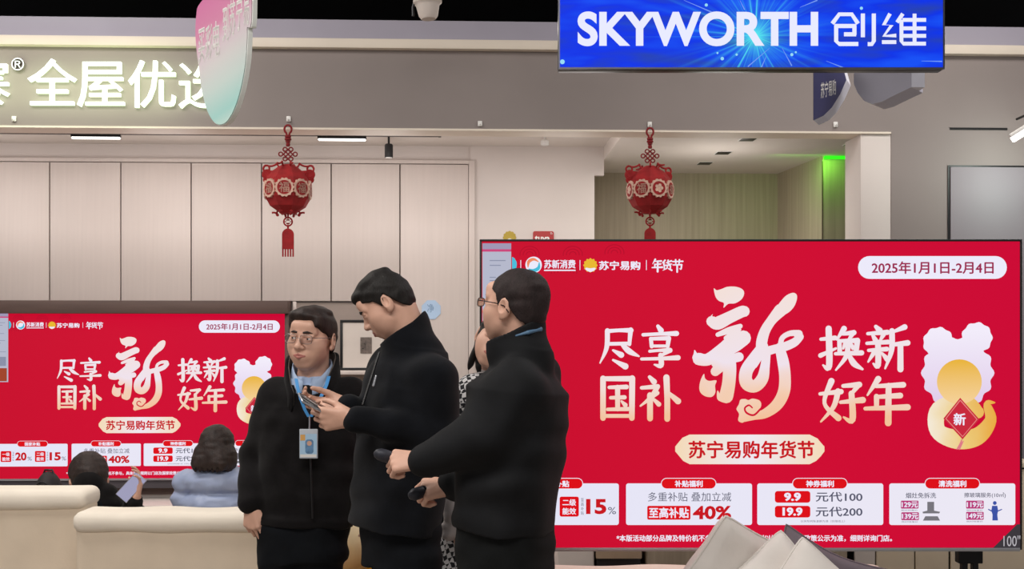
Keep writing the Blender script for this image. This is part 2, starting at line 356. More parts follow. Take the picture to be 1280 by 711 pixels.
# long low console under the left screen
lc = thing('media_console', 'long low white drawer console under the left screen', 'cabinet', WW(-5.6, DB-.42, 0), TH)
cw = WX(500, DB)+5.6
box('carcass', (0, .02, .05), (cw, .41, .30), CABM, lc); box('top', (-.01, -.01, .30), (cw, .415, .335), WHITEP, lc); box('plinth', (.02, .05, 0), (cw-.02, .40, .05), BROWN, lc)
for k in range(5): box('drawer', (.01+k*cw/5, 0, .06), ((k+1)*cw/5-.006, .02, .292), CABM, lc)
# ---------------------------------------------------------------- lit shop name on the fascia
SIGN = glow('white_lit_letter', 'f4ffee', 2.3); SIDE = glow('letter_side_light', 'e6ffcf', 2.2)
sg = thing('shop_sign', 'white lit letter sign on the left of the grey fascia', 'sign', WW(0, DF, zb)); sg.rotation_euler = (0, 0, TH)
def fascia_letter(name, ch, bb, bold, parent=sg, glyph=None, side=SIDE):
    V, Fc = glyph or text2d(ch, *bb, bold=bold)
    pts = [(WX(x, DF-.03), WZ(x, y, DF-.03)-zb) for x, y in V]
    n = len(pts); VV = [(x, -.03, z) for x, z in pts]+[(x, -.004, z) for x, z in pts]
    ed = {}
    for f in Fc:
        for a, b in zip(f, f[1:]+f[:1]):
            k = (min(a, b), max(a, b)); ed[k] = ed.get(k, 0)+1
    FF = list(Fc)+[(a, b, b+n, a+n) for (a, b), c in ed.items() if c == 1]
    o = pyd(name, VV, FF, [SIGN, side], parent)
    for i, p in enumerate(o.data.polygons): p.material_index = 0 if i < len(Fc) else 1
    return o
fascia_letter('letter', '寨', (-50, 74, 11, 132), .004)
fascia_letter('letter', '全', (34, 73, 95, 131), .002); fascia_letter('letter', '屋', (96, 77, 155, 133), .002)
fascia_letter('letter', '优', (160, 75, 219, 134), .002); fascia_letter('letter', '选', (223, 77, 284, 135), .002)
fascia_letter('registered_mark', '®', (14, 72, 30, 88), 0, side=GREYP)
# ---------------------------------------------------------------- ceiling lamps and fittings
TUBE = glow('white_lamp_face', 'fffaf5', 4)
zc = 3.02
trk = thing('light_track', 'thin black ceiling track above the pale cabinets', 'light track', WW(-4.2, 8.2, zc)); trk.rotation_euler = (0, 0, TH)
xe = WX(548, 8.2)+4.2
box('rail', (0, -.010, -.008), (xe, .010, 0), mat('grey_track', '6b6460', .5), trk, bev=.002); box('end_cap', (xe, -.012, -.010), (xe+.02, .012, 0), mat('grey_track', '6b6460'), trk, bev=.002)
for a, b, lab in ((89, 151, 'glowing linear track lamp on the left, under the lit sign letters'), (397, 458, 'glowing linear track lamp right of the left lantern top')):
    xa, xb = WX(a, 8.2), WX(b, 8.2)
    t = thing('linear_lamp', lab, 'lamp', WW(xa, 8.2, zc-.008), TH, 'linear lamps on the ceiling track')
    box('housing', (0, -.016, -.018), (xb-xa, .016, 0), DKMETAL, t, bev=.003); box('diffuser', (.006, -.0165, -.03), (xb-xa-.006, .0165, -.018), TUBE, t, bev=.004)
def spot(name, px, y0, y1, D, z, m, label):
    t = thing(name, label, 'lamp', WW(WX(px, D), D, z)); t.rotation_euler = (0, 0, TH)
    s = F/(D); r = 5.2/s; h0 = z-WZ(px, y0, D); h1 = z-WZ(px, y1, D)
    bobj('stem', lathe(bmesh.new(), [(.008, 0), (.008, -h0)]), m, t, 30)
    bobj('barrel', lathe(bmesh.new(), [(r*.8, -h0), (r, -h0-.01), (r, -h1)], cap=True), m, t, 30)
    bobj('lens', lathe(bmesh.new(), [(r*.8, -h1-.004), (r*.8, -h1+.002)]), WHPLA, t, 30)
spot('track_spotlight', 486, 180, 197, 8.2, zc-.008, BLK, 'black cylinder spotlight hanging from the ceiling track')
spot('ceiling_spotlight', 681, 175, 181, 8.2, zc, WHPLA, 'small white spotlight on the ceiling above the pier')
t = thing('ceiling_sensor', 'small black dome on the alcove ceiling right of the spotlight', 'sensor', WW(WX(535, 7.9), 7.9, zc))
bobj('dome', lathe(bmesh.new(), [(.05, 0), (.048, -.02), (.03, -.04), (.008, -.047)]), BLK, t, 40); bobj('ring', lathe(bmesh.new(), [(.058, 0), (.058, -.008), (.05, -.010)]), DKMETAL, t, 40)
for px, py, lab in ((935, 174, 'recessed slot downlight nearest the niche front edge'), (904, 191, 'middle recessed slot downlight of three in the niche ceiling'), (881, 204, 'recessed slot downlight deepest in the niche ceiling'), (1066, 180, 'recessed slot downlight beside the white jamb')):
    Y = 1.42*F/(HY-py); q = P(px, py, Y)
    t = thing('slot_downlight', lab, 'lamp', (q.x, q.y, 2.92), TH, 'slot downlights in the niche ceiling')
    box('slot', (-.05, -.06, -.004), (.05, .06, .001), BLK, t, bev=.001); box('trim_ring', (-.058, -.068, -.002), (.058, .068, .001), WHPLA, t, bev=.001)
GREEN = glow('green_led', '35ff20', 1.1)
struct(inwall(bobj('trim_7', prism(bmesh.new(), [g1+Vector((.01, -.03, 2.895)), g2+Vector((0, -.03, 2.895)), g2+Vector((0, -.03, 2.915)), g1+Vector((.01, -.03, 2.915))], (0, .026, 0)), GREEN)))
vt = thing('air_slot', 'thin black air slot in the grey wall above the flush panel', 'vent', WW(WX(1187, DF), DF, WZ(1220, 161, DF))); vt.rotation_euler = (0, 0, TH)
vw = WX(1259, DF)-WX(1187, DF)
box('slot', (0, -.004, -.007), (vw, -.0005, .007), BLK, vt, bev=0); box('edge', (-.006, -.003, .007), (vw+.006, -.0005, .011), GREYP, vt, bev=0)
lt = thing('linear_lamp', 'bright white linear lamp at the right photo edge', 'lamp', P(1267, 178, 6.7))
LL = Matrix.Rotation(math.radians(-33), 4, 'Y') @ Matrix.Rotation(math.radians(-14), 4, 'Z')
bobj('diffuser', bx(bmesh.new(), (0, -.02, 0), (.45, .02, .035), .006, M=LL), TUBE, lt, 40); bobj('housing', bx(bmesh.new(), (0, -.022, .035), (.45, .022, .055), .004, M=LL), WHPLA, lt, 40)
bobj('bracket', tube(bmesh.new(), [LL @ Vector((.2, 0, .05)), (.2, .12, .22), (.2, .40, .22)], .008), DKMETAL, lt, 40)
# white cup shaped lamp hanging in the dark hall ceiling
t = thing('hall_lamp', 'white cup shaped lamp hanging in the dark gap above the fascia', 'lamp', P(535, 12, 6.3))
k = 6.3/F
M1 = Matrix.Rotation(math.radians(-4), 4, 'Y')
bobj('shade', lathe(bmesh.new(), [(9*k, -12*k), (12*k, -8*k), (14.5*k, 4*k), (15.5*k, 6*k), (18*k, 8*k), (18*k, 12*k), (15*k, 14*k)], M1), mat('lamp_white', 'cfc4bd', .5), t, 40)
bobj('stem', tube(bmesh.new(), [(0, 0, 14*k), (0, 0, 4.9-P(535, 12, 6.3).z)], .012), BLK, t, 40)
bobj('bracket', tube(bmesh.new(), [(-17*k, 0, 10*k), (-19*k, 0, 2*k), (-18.5*k, 0, -8*k)], .008), DKMETAL, t, 40)
# pipes and beams of the dark hall ceiling
for (xa, ya, za, xb, yb, zq, r, lab) in ((-7, 9, 4.42, 7, 9, 4.42, .07, 'dark pipe running across the black hall ceiling'), (-7, 10.6, 4.3, 7, 10.4, 4.3, .12, 'thick dark duct across the black hall ceiling'), (-1.2, 7.4, 4.3, 1.9, 11, 4.5, .03, 'thin dark conduit slanting over the fascia')):
    t = thing('ceiling_pipe', lab, 'pipe', (xa, ya, za)); d = Vector((xb-xa, yb-ya, zq-za))
    bobj('pipe_run', tube(bmesh.new(), [(0, 0, 0), d], r, 12), DKMETAL, t, 40)
    for f in (.3, .7): q = d*f; bobj('hanger', tube(bmesh.new(), [q, (q.x, q.y, 4.9-za)], .01), DKMETAL, t, 40)
# white picture clips on the lower fascia edge
for px, py, lab in ((18, 149, 'small white hook on the fascia under the registered mark'), (361, 149, 'small white hook holding the left lantern'), (600, 155, 'small white hook on the fascia between the lanterns'), (812, 156, 'small white hook holding the right lantern'), (1044, 156, 'small white hook on the fascia under the hanging aisle sign')):
    D = DF; t = thing('hook', lab, 'hook', WW(WX(px, D), D, WZ(px, py, D)), TH, 'white hooks along the fascia')
    box('plate', (-.014, -.012, -.016), (.014, -.0005, .018), WHPLA, t, bev=.004)
    bobj('hook_arm', tube(bmesh.new(), [(0, -.012, -.004), (0, -.03, -.016), (0, -.036, -.004)], .004), WHPLA, t, 40)
# ---------------------------------------------------------------- felt lanterns
FELT = mat('red_felt', '9c1a1e', .85, var=.18, scale=20, bump=.2, bscale=120); DFELT = mat('dark_red_cord', '801219', .8, var=.15, bump=.2, bscale=200)
PINKF = mat('pale_gilt_felt', 'd9b3a0', .7, var=.15, scale=30)
def lantern(px, ytop, label, rot, s=1.0):
    D = DF-.045; u = .001262*s
    t = thing('lantern', label, 'lantern', WW(WX(px, D), D, WZ(px, ytop, D)), TH, 'red felt lanterns hung from the fascia')
    Z = lambda c: -(c-42)*u
    loop = [(.020*math.sin(a)*(1 if a < PI else 1), 0, Z(64)+.026*math.cos(a)) for a in np.linspace(0, 2*PI, 18)[2:-2]]
    loop = [(-.006, 0, Z(98))]+[(-.022*math.sin(a)*s, 0, Z(66)-.026*s*math.cos(a)) for a in np.linspace(.5, 2*PI-.5, 16)]+[(.006, 0, Z(98))]
    bobj('hanging_loop', tube(bmesh.new(), loop, .0065*s, 8), DFELT, t, 60)
    bmx = bmesh.new()
    for c0, c1, r in ((95, 108, .020), (109, 121, .021), (122, 131, .016), (133, 150, .013)): lathe(bmx, [(r*.8*s, Z(c0)), (r*s, Z(c0+3)), (r*s, Z(c1-3)), (r*.8*s, Z(c1))], n=12)
    bobj('cord_wrap', bmx, DFELT, t, 40)
    bmx = bmesh.new(); zk = Z(188); a_ = .019*s     # endless knot: diagonal lattice with loops
    for k in (-1, 0, 1):
        for sg_ in (1, -1): tube(bmx, [(-a_*1.15+k*a_*.75, sg_*.003, zk-sg_*a_*1.15-sg_*k*a_*.75), (a_*1.15+k*a_*.75, sg_*.003, zk+sg_*a_*1.15-sg_*k*a_*.75)], .0042*s, 6)
    for cx, cz in ((-2.35, 0), (2.35, 0), (-.95, 1.55), (.95, 1.55), (-.95, -1.55), (.95, -1.55)):
        tube(bmx, [(cx*a_+.0125*s*math.cos(a), 0, zk+cz*a_+.0125*s*math.sin(a)) for a in np.linspace(0, 2*PI, 12, endpoint=False)], .0042*s, 6, True)
    bobj('endless_knot', bmx, DFELT, t, 60)
    prof = [(.035, 240), (.06, 252), (.10, 275), (.135, 312), (.147, 362), (.141, 405), (.112, 446), (.058, 474), (.052, 480)]
    Rb = Matrix.Rotation(PI/8+rot, 4, 'Z')
    body = bobj('body', lathe(bmesh.new(), [(r*s, Z(c)) for r, c in prof], Rb, n=8), FELT, t)
    for k in range(8):
        A = Rb @ Matrix.Rotation(PI/8+k*PI/4, 4, 'Z'); rin = .147*s*math.cos(PI/8)
        def out(V, d, sc=1): return [A @ Vector((rin+d, x*sc, Z(365)-y*sc)) for x, y in V]
        V, Fc = disc2d(0, 0, .056*s, 48, 14, .004*s)
        md = pyd('medallion', out(V, .006)+out(V, -.012), [Fc[0]]+[tuple(range(48, 96))[::-1]]+[(i, 48+i, 48+(i+1) % 48, (i+1) % 48) for i in range(48)], PINKF, t)
        V, Fc = disc2d(0, 0, .043*s, 32); pyd('medallion_field', out(V, .0072), Fc, FELT, md)
        if k % 2 == 0 or px < 600: V, Fc = text2d('福', -.032*s, -.032*s, .032*s, .032*s, .01)
        else:   # flower motif
            V, Fc = merge2d(*[disc2d(.018*s*math.cos(q), .018*s*math.sin(q), .011*s, 12) for q in np.linspace(0, 2*PI, 6)[:-1]], disc2d(0, 0, .008*s, 10))
        pyd('medallion_motif', out([(x, y) for x, y in V], .0084), Fc, PINKF, md)
    def curl(R, pts): return tube(bmesh.new(), [R @ Vector((x*s, 0, Z(c))) for x, c in pts], .0055*s, 6)
    for ang in (8, 172, 68, 112, 248, 292):     # corner scrolls, crown and hem flourishes
        R = Matrix.Rotation(math.radians(ang)+rot, 4, 'Z'); bmx = bmesh.new()
        big = ang in (8, 172)
        if big:
            for off, rad in ((0, .027), (0, .014), (.036, .020), (-.032, .017), (.004, .020)):
                tube(bmx, [R @ Vector(((.134+rad*math.cos(q)+abs(off)*.1)*s, 0, Z(286)+(off+rad*math.sin(q))*s)) for q in np.linspace(0, 2*PI, 14, endpoint=False)], .0065*s, 6, True)
            prism(bmx, [R @ Vector((x*s, -.004, Z(c))) for x, c in ((.085, 268), (.15, 264), (.160, 276), (.150, 300), (.146, 330), (.12, 325), (.09, 300))], R.to_3x3() @ Vector((0, .008, 0)))
        for q0 in ((.075, 250, 1), (.085, 470, -1)):
            x0, c0, sgn = q0
            if big or sgn < 0: bobj('scroll', bmx, FELT, t, 60) if len(bmx.verts) else bmx.free(); bmx = bmesh.new()
            tube(bmx, [R @ Vector(((x0-.03+(.018 if sgn > 0 else .010)*q+.016*math.cos(q*1.2))*s, 0, Z(c0)+sgn*(.004+.015*math.sin(q*1.15)+.004*q)*s)) for q in np.linspace(-.6, 4.2, 14)], .006*s, 6)
        bobj('scroll', bmx, FELT, t, 60)
    bmx = bmesh.new(); zr = Z(520)
    tube(bmx, [(.026*s*math.cos(q), 0, zr+.026*s*math.sin(q)) for q in np.linspace(0, 2*PI, 20, endpoint=False)], .005*s, 6, True)
    for q in range(4): tube(bmx, [((.011*s if q in (0, 3) else -.011*s), 0, zr+(.011*s if q < 2 else -.011*s)), ((.011*s if q in (0, 1) else -.011*s)*(-1 if q in (0, 2) else 1), 0, zr+(.011*s if q in (0, 3) else -.011*s)*(-1 if q in (1, 3) else 1))], .004*s, 6)
    for q in (0, 1, 2, 3): a = q*PI/2; tube(bmx, [(.011*s*math.cos(a), 0, zr+.011*s*math.sin(a)), (.026*s*math.cos(a), 0, zr+.026*s*math.sin(a))], .003*s, 6)
    tube(bmx, [(0, 0, Z(478)), (0, 0, Z(497))], .006*s); tube(bmx, [(0, 0, Z(543)), (0, 0, Z(553))], .006*s)
    bobj('coin_charm', bmx, FELT, t, 60)
    w2 = .036*s
    poly = [(-w2, 0, Z(655)), (w2, 0, Z(655)), (w2, 0, Z(582))]+[(w2*math.cos(q), 0, Z(582)+w2*math.sin(q)) for q in np.linspace(.2, PI-.2, 9)]+[(-w2, 0, Z(582))]
    ts = bobj('tassel', prism(bmesh.new(), [Vector(p)+Vector((0, -.006, 0)) for p in poly], (0, .012, 0)), FELT, t)
    bmx = bmesh.new()
    for q in range(5): bx(bmx, ((-.036+.0158*q)*s, -.004, Z(692)), ((-.036+.0158*q+.009)*s, .004, Z(654)), .001)
    bobj('fringe', bmx, FELT, ts)
lantern(360, 155.5, 'red felt lantern with full tassel hanging before the pale cabinets', 0)
lantern(812.5, 159, 'red felt lantern hanging before the wood niche, tassel behind the big screen', math.radians(14), .98)
# ---------------------------------------------------------------- small stickers on the pier and cabinet
st = thing('sticker', 'pale blue hexagon sticker on the tall pale cabinet', 'sticker', WW(WX(539, DB-.024), DB-.024, WZ(539, 387, DB-.024)), TH)
V = [(.078*math.cos(a), .078*math.sin(a)) for a in np.linspace(0, 2*PI, 9)[:-1]+PI/8]
bobj('sheet', prism(bmesh.new(), [(x, 0, z) for x, z in V], (0, -.002, 0)), mat('pale_blue_paper', 'b3cdea', .6), st)
V, Fc = text2d('净', -.03, -.045, .02, .02); pyd('print', [(x, -.0026, -y) for x, y in V], Fc, mat('blue_ink', '6f8fb4', .6), st)
st = thing('brand_plate', 'red rounded plate reading tuya on the white pier', 'sign', WW(WX(680, DB), DB, WZ(680, 298, DB)), TH)
V, Fc = rrect(-.085, -.055, .075, .055, .015); bobj('plate', prism(bmesh.new(), [(x, 0, z) for x, z in V], (0, -.012, 0)), mat('brick_red_plate', 'a82a2a', .5), st)
V, Fc = text2d('tuya', -.072, -.022, .045, .045, .03); pyd('lettering', [(x, -.0126, -y) for x, y in V], Fc, WHPLA, st)
bmx = bmesh.new()
for r in (.008, .016): tube(bmx, [(.047+r*math.cos(q), -.0125, .030+r*math.sin(q)) for q in np.linspace(.1, 1.5, 7)], .002, 5)
bobj('signal_mark', bmx, WHPLA, st)
st = thing('round_sticker', 'round yellow sticker on the white pier above the big screen', 'sticker', WW(WX(637, DB), DB, WZ(637, 297, DB)), TH)
V, Fc = disc2d(0, 0, .05, 40, 12, .003); bobj('sheet', prism(bmesh.new(), [(x, 0, z) for x, z in V], (0, -.004, 0)), mat('mustard_paper', 'b39a38', .6), st)
V, Fc = disc2d(0, .028, .022, 24); pyd('print', [(x, -.0045, -y) for x, y in V], Fc, WHPLA, st)
# ---------------------------------------------------------------- hanging blue display
D5 = 5.0; k5 = D5/F
bs = thing('hanging_display', 'blue lit display board hanging at the top of the photo', 'display', P(939.5, 86, D5))
W2 = (1181-698)/2*k5; H2 = 100*k5
box('cabinet', (-W2, .012, 0), (W2, .08, H2), DKMETAL, bs, bev=.004)
bmx = bmesh.new(); e = 2*k5
for lo, hi in (((-W2, 0, 0), (W2, .014, e)), ((-W2, 0, H2-e), (W2, .014, H2)), ((-W2, 0, e), (-W2+e, .014, H2-e)), ((W2-e, 0, e), (W2, .014, H2-e))): bx(bmx, lo, hi)
bobj('frame', bmx, mat('grey_metal_frame', '5d5f6c', .4, .6), bs)
def blue_mat():
    m = glow('blue_display_pixels', '1030f0', 1.0); nt = m.node_tree; N = nt.nodes; L = nt.links
    tc = N.new('ShaderNodeTexCoord'); mp = N.new('ShaderNodeMapping'); L.new(tc.outputs['Object'], mp.inputs[0])
    cx, cz = (944-939.5)*k5, (86-45)*k5
    mp.inputs['Location'].default_value = (-cx, 0, -cz)
    sp = N.new('ShaderNodeSeparateXYZ'); L.new(mp.outputs[0], sp.inputs[0])
    def math_(op, a, b=None, c=None):
        n = N.new('ShaderNodeMath'); n.operation = op
        for i, v in enumerate((a, b, c)):
            if v is None: continue
            if isinstance(v, (int, float)): n.inputs[i].default_value = v
            else: L.new(v, n.inputs[i])
        return n.outputs[0]
    ang = math_('ARCTAN2', sp.outputs[2], sp.outputs[0]); rad = math_('SQRT', math_('ADD', math_('POWER', math_('ABSOLUTE', sp.outputs[0]), 2), math_('POWER', math_('ABSOLUTE', sp.outputs[2]), 2)))
    nz = N.new('ShaderNodeTexNoise'); nz.noise_dimensions = '1D'; nz.inputs['Scale'].default_value = 9; nz.inputs['Detail'].default_value = 3; L.new(ang, nz.inputs['W'])
    ray = math_('POWER', nz.outputs[0], 5.0); fall = math_('EXPONENT', math_('MULTIPLY', rad, -7.5))
    rays = math_('MULTIPLY', math_('MULTIPLY', ray, fall), 6.0); core = math_('MULTIPLY', math_('EXPONENT', math_('MULTIPLY', rad, -24.0)), 1.3)
    tot = math_('MINIMUM', math_('ADD', rays, core), 1.0)
    n2 = N.new('ShaderNodeTexNoise'); n2.inputs['Scale'].default_value = 3; mp2 = N.new('ShaderNodeMapping'); mp2.inputs['Scale'].default_value = (.8, 1, 4); L.new(tc.outputs['Object'], mp2.inputs[0]); L.new(mp2.outputs[0], n2.inputs['Vector'])
    r0 = N.new('ShaderNodeValToRGB'); L.new(n2.outputs[0], r0.inputs[0])
    for i, (p, c) in enumerate(((.32, '2440b4'), (.5, '0c34e8'), (.68, '1550f6'))):
        el = r0.color_ramp.elements[i] if i < 2 else r0.color_ramp.elements.new(p); el.position = p; el.color = lin(c)+(1,)
    mx = N.new('ShaderNodeMixRGB'); L.new(tot, mx.inputs[0]); L.new(r0.outputs[0], mx.inputs[1]); mx.inputs[2].default_value = lin('55e6f0')+(1,)
    L.new(mx.outputs[0], N['Principled BSDF'].inputs['Emission Color']); return m
scr = box('screen', (-W2+e, .004, e), (W2-e, .013, H2-e), blue_mat(), bs, bev=0)
def bl(V): return [((x-939.5)*k5, .0032, (86-y)*k5) for x, y in V]
WT = glow('pale_lilac_pixels', 'e9ebff', 1.0)
V, Fc = text2d('SKYWORTH', 722, 14, 1023, 57.5, .036, 8); pyd('brand_lettering', bl(V), Fc, WT, scr)
def zz(st, ox, oy, sc, w): return merge2d(*[ribbon([(ox+x*sc, oy+y*sc, w) for x, y in s], 'flat', False) for s in st])
a_ = zz([[(515, 150), (560, 90), (640, 90), (680, 150)], [(530, 165), (668, 165)], [(657, 160), (657, 222)], [(590, 218), (668, 218)], [(540, 160), (540, 262), (560, 280), (682, 280)], [(711, 85), (711, 237)], [(781, 85), (781, 262), (768, 281), (742, 281)]], 940, 0, 1/5.12, 5.2)
b_ = zz([[(885, 86), (845, 158), (895, 160), (846, 228), (925, 226)], [(833, 268), (925, 268)], [(967, 86), (930, 142)], [(958, 125), (958, 262), (970, 278), (1115, 278)], [(1042, 86), (1042, 285)], [(965, 126), (1116, 126)], [(965, 180), (1116, 180)], [(965, 228), (1116, 228)]], 940, 0, 1/5.12, 4.8)
V, Fc = merge2d(a_, b_); pyd('brand_lettering', bl(V), Fc, WT, scr)
rnd = random.Random(3)
for x, y, r in ((703, 77, 3), (883, 6, 2), (903, 73, 2.2), (897, 66, 1.3), (921, 68, 1.5), (1077, 10, 2), (990, 68, 2), (995, 65, 1.3)): V, Fc = disc2d(x, y, r, 12); pyd('sparkle', bl(V), Fc, glow('cyan_pixels', '9fe6ff', .9), scr)
for x0, y0, x1, y1 in ((855, 0, 890, 15), (1000, 9, 1022, 0), (1033, 76, 1056, 85), (1152, 76, 1178, 76.5), (925, 0, 931, 12), (962, 60, 935, 83), (958, 70, 952, 84), (978, 60, 990, 82)): V, Fc = ribbon([(x0, y0, .4), (x1, y1, 1.4)], 'flat'); pyd('streak', bl(V), Fc, glow('blue_streak_pixels', '7fa6ff', .9), scr)
bmx = bmesh.new()
for x in (-.6, .6): tube(bmx, [(x, .045, H2-.01), (x, .045, 4.9-P(939.5, 86, D5).z)], .008)
bobj('hanging_rod', bmx, DKMETAL, bs)
# ---------------------------------------------------------------- aisle sign in two slabs under the display
Da = 5.45
asn = thing('aisle_sign', 'navy and white slab sign hanging under the blue display', 'sign', P(1060, 88, Da)); ab = Vector(P(1060, 88, Da))
NAVY = mat('navy_sign_face', '2c2c5c', .5, var=.05); WSL = mat('white_sign_face', 'dcdcea', .45, var=.03)
def slab(name, pts, zs_, ext, m, vec):
    poly = [P(x, y, Da+z)-ab for (x, y), z in zip(pts, zs_)]
    return bobj(name, prism(bmesh.new(), poly, vec), m, asn)
nv = [(1017, 74), (1051, 74), (1058, 100), (1050, 118), (1040, 134), (1030, 144), (1017, 150)]
nz_ = [0]+[(x-1017)*.006 for x, y in nv[1:]]
slab('navy_panel', nv, nz_, 0, NAVY, (.001, .012, 0))
slab('white_core', [(x+.5, y+.5) for x, y in nv], [z+.02 for z in nz_], 0, WSL, (.055, .115, 0))
# writing on the navy face follows its plane
V, Fc = text2d('苏宁易购', 1026, 101, 1045, 121, .02)
pyd('lettering', [P(x, y-(x-1035)*.28, Da+(x-1017)*.006-.004)-ab for x, y in V], Fc, WHPLA, asn)
wp = [(1068, 74), (1139, 74), (1139, 109), (1120, 118), (1102, 127), (1090, 130), (1080, 126), (1072, 116), (1067, 104)]
slab('white_panel', wp, [(x-1068)*-.0022+.10 for x, y in wp], 0, mat('lilac_white_face', 'c4c2d2', .5, var=.03), (.10, .12, 0))
slab('end_edge', [(1139.5, 74), (1156, 74), (1156, 109), (1139.5, 109)], [-.06, -.05, -.05, -.06], 0, WSL, (.0, .15, 0))
bobj('hanging_wire', tube(bmesh.new(), [(0.02, .1, .05), (0.02, .1, 4.9-ab.z)], .006), DKMETAL, asn)
# ---------------------------------------------------------------- pink and mint promotional board, seen obliquely
pb0 = P(243, 40, 5.5); pb1 = P(312, 5, 5.05); ux = (pb1-pb0); ux.z = 0; PW = ux.length; ux.normalize()
pbase = P(278, 155, 5.27)
hb = thing('hanging_board', 'pink to mint tongue shaped board hanging over the lit sign', 'sign', pbase, math.atan2(ux.y, ux.x))
hp = [(0, 0), (.06, .012), (.13, .06), (.19, .14), (.235, .25), (.25, .36), (.252, .40), (.285, .40), (.295, .50), (.292, .80), (.20, .84), (.03, .80), (-.03, .74), (-.10, .69), (-.14, .66), (-.26, .62), (-.285, .59), (-.30, .50), (-.285, .40), (-.26, .32), (-.235, .22), (-.18, .11), (-.12, .045), (-.06, .01)]
q = spline(hp, 4, True)
def board_mat():
    m = mat('pink_mint_print', 'e8e0e4', .45, var=0); nt = m.node_tree; N = nt.nodes; L = nt.links
    tc = N.new('ShaderNodeTexCoord'); sp = N.new('ShaderNodeSeparateXYZ'); L.new(tc.outputs['Object'], sp.inputs[0])
    a = N.new('ShaderNodeMath'); a.operation = 'MULTIPLY_ADD'; a.inputs[1].default_value = -.16; L.new(sp.outputs[0], a.inputs[0]); L.new(sp.outputs[2], a.inputs[2])
    mr = N.new('ShaderNodeMapRange'); mr.inputs[1].default_value = 0; mr.inputs[2].default_value = .82; L.new(a.outputs[0], mr.inputs[0])
    r = N.new('ShaderNodeValToRGB'); e_ = r.color_ramp.elements
    for i, (p, c) in enumerate(((0, 'aecbc4'), (.07, '92c0bb'), (.24, 'b0bfbb'), (.38, 'b8b6b6'), (.50, 'b8a5af'), (.61, 'b2708f'), (.9, 'a85884'))):
        el = e_[i] if i < 2 else e_.new(p); el.position = p; el.color = lin(c)+(1,)
    L.new(mr.outputs[0], r.inputs[0]); L.new(r.outputs[0], N['Principled BSDF'].inputs['Base Color']); return m
BRD = board_mat(); BED = mat('white_board_edge', 'dfe3de', .5)
front = bobj('printed_panel', prism(bmesh.new(), [(x, 0, z) for x, z in q], (0, .004, 0)), BRD, hb)
bobj('board_core', prism(bmesh.new(), [(x*1.02, .0042, z*1.005-.004) for x, z in q], (0, .022, 0)), BED, hb)
for i, ch in enumerate('买彩电'): 
    V, Fc = text2d(ch, -.265+.082*i, -.50, -.19+.082*i, -.33, .02); pyd('lettering', [(x, -.001, -y) for x, y in V], Fc, WHPLA, hb)
for i, ch in enumerate('到苏宁易'):
    V, Fc = text2d(ch, .005+.07*i, -.55-.01*i, .066+.07*i, -.38-.01*i, .02); pyd('lettering', [(x, -.001, -y) for x, y in V], Fc, WHPLA, hb)
bobj('back_board', prism(bmesh.new(), [(-.16, .03, .66), (.29, .03, .66), (.29, .03, 1.1), (-.16, .03, 1.1)], (0, .012, 0)), mat('mint_lilac_print', 'b9d8dc', .5, var=.25, scale=4), hb)
bobj('hanging_wire', tube(bmesh.new(), [(0, .036, 1.09), (0, .036, 4.9-pbase.z)], .004), DKMETAL, hb)
# ---------------------------------------------------------------- big screens: one build, used twice
RED = glow_ramp('red_screen_pixels', [(0, 'c80a2c'), (.5, 'd00630'), (1, 'cc0434')], 'X', -1.1, 1.1, 1.0)
WHT = glow('white_pixels', 'eceafa'); CARD = glow_ramp('card_pixels', [(0, 'e4e4f6'), (1, 'ece8f4')], 'X', -1, 1)
PEACH = glow_ramp('white_to_peach_pixels', [(0, 'f4b88a'), (.20, 'f3cdb2'), (.42, 'efe2ec'), (1, 'f3e0d8')], 'Z', -.12, .45, 1.0, .6, 4)
PEACHS = glow_ramp('glyph_peach_pixels', [(0, 'f2c29a'), (.35, 'f1dcd4'), (1, 'efe6f2')], 'Z', -.11, .29, 1.0, .7, 5)
PILL = glow_ramp('cream_pill_pixels', [(0, 'f3d9b6'), (.5, 'efe8f0'), (1, 'f3d9b6')], 'X', -.31, .31)
REDT = glow('red_text_pixels', 'c8141e'); TAGR = glow('red_tag_pixels', 'dd0a16'); MAG = glow('plum_text_pixels', '9c2850'); GRYT = glow('grey_text_pixels', '55566a'); PINKT = glow('magenta_tag_pixels', 'b83a78')
BLUEP = glow('blue_pixels', '3c52a4'); GOLD = glow('gold_pixels', 'e8b830'); LINE = glow('dark_red_line_pixels', 'b00528', 1.0); CYAN = glow('cyan_logo_pixels', '48bcd8'); SALM = glow('salmon_pixels', 'ef8a60')
UIP = glow('pale_ui_pixels', 'b9bccf', .95); UIH = glow('lilac_ui_pixels', 'a39ab8', .95); UIR = glow('pink_ui_pixels', 'd0487e', .95); UIO = glow('dim_orange_ui_pixels', 'a8482e', .9); UIG = glow('grey_ui_pixels', '8e93ab', .95)
S3 = 307.7
def L2(V, d): return [((x-938.5)/S3, -.0004*d, (493-y)/S3) for x, y in V]
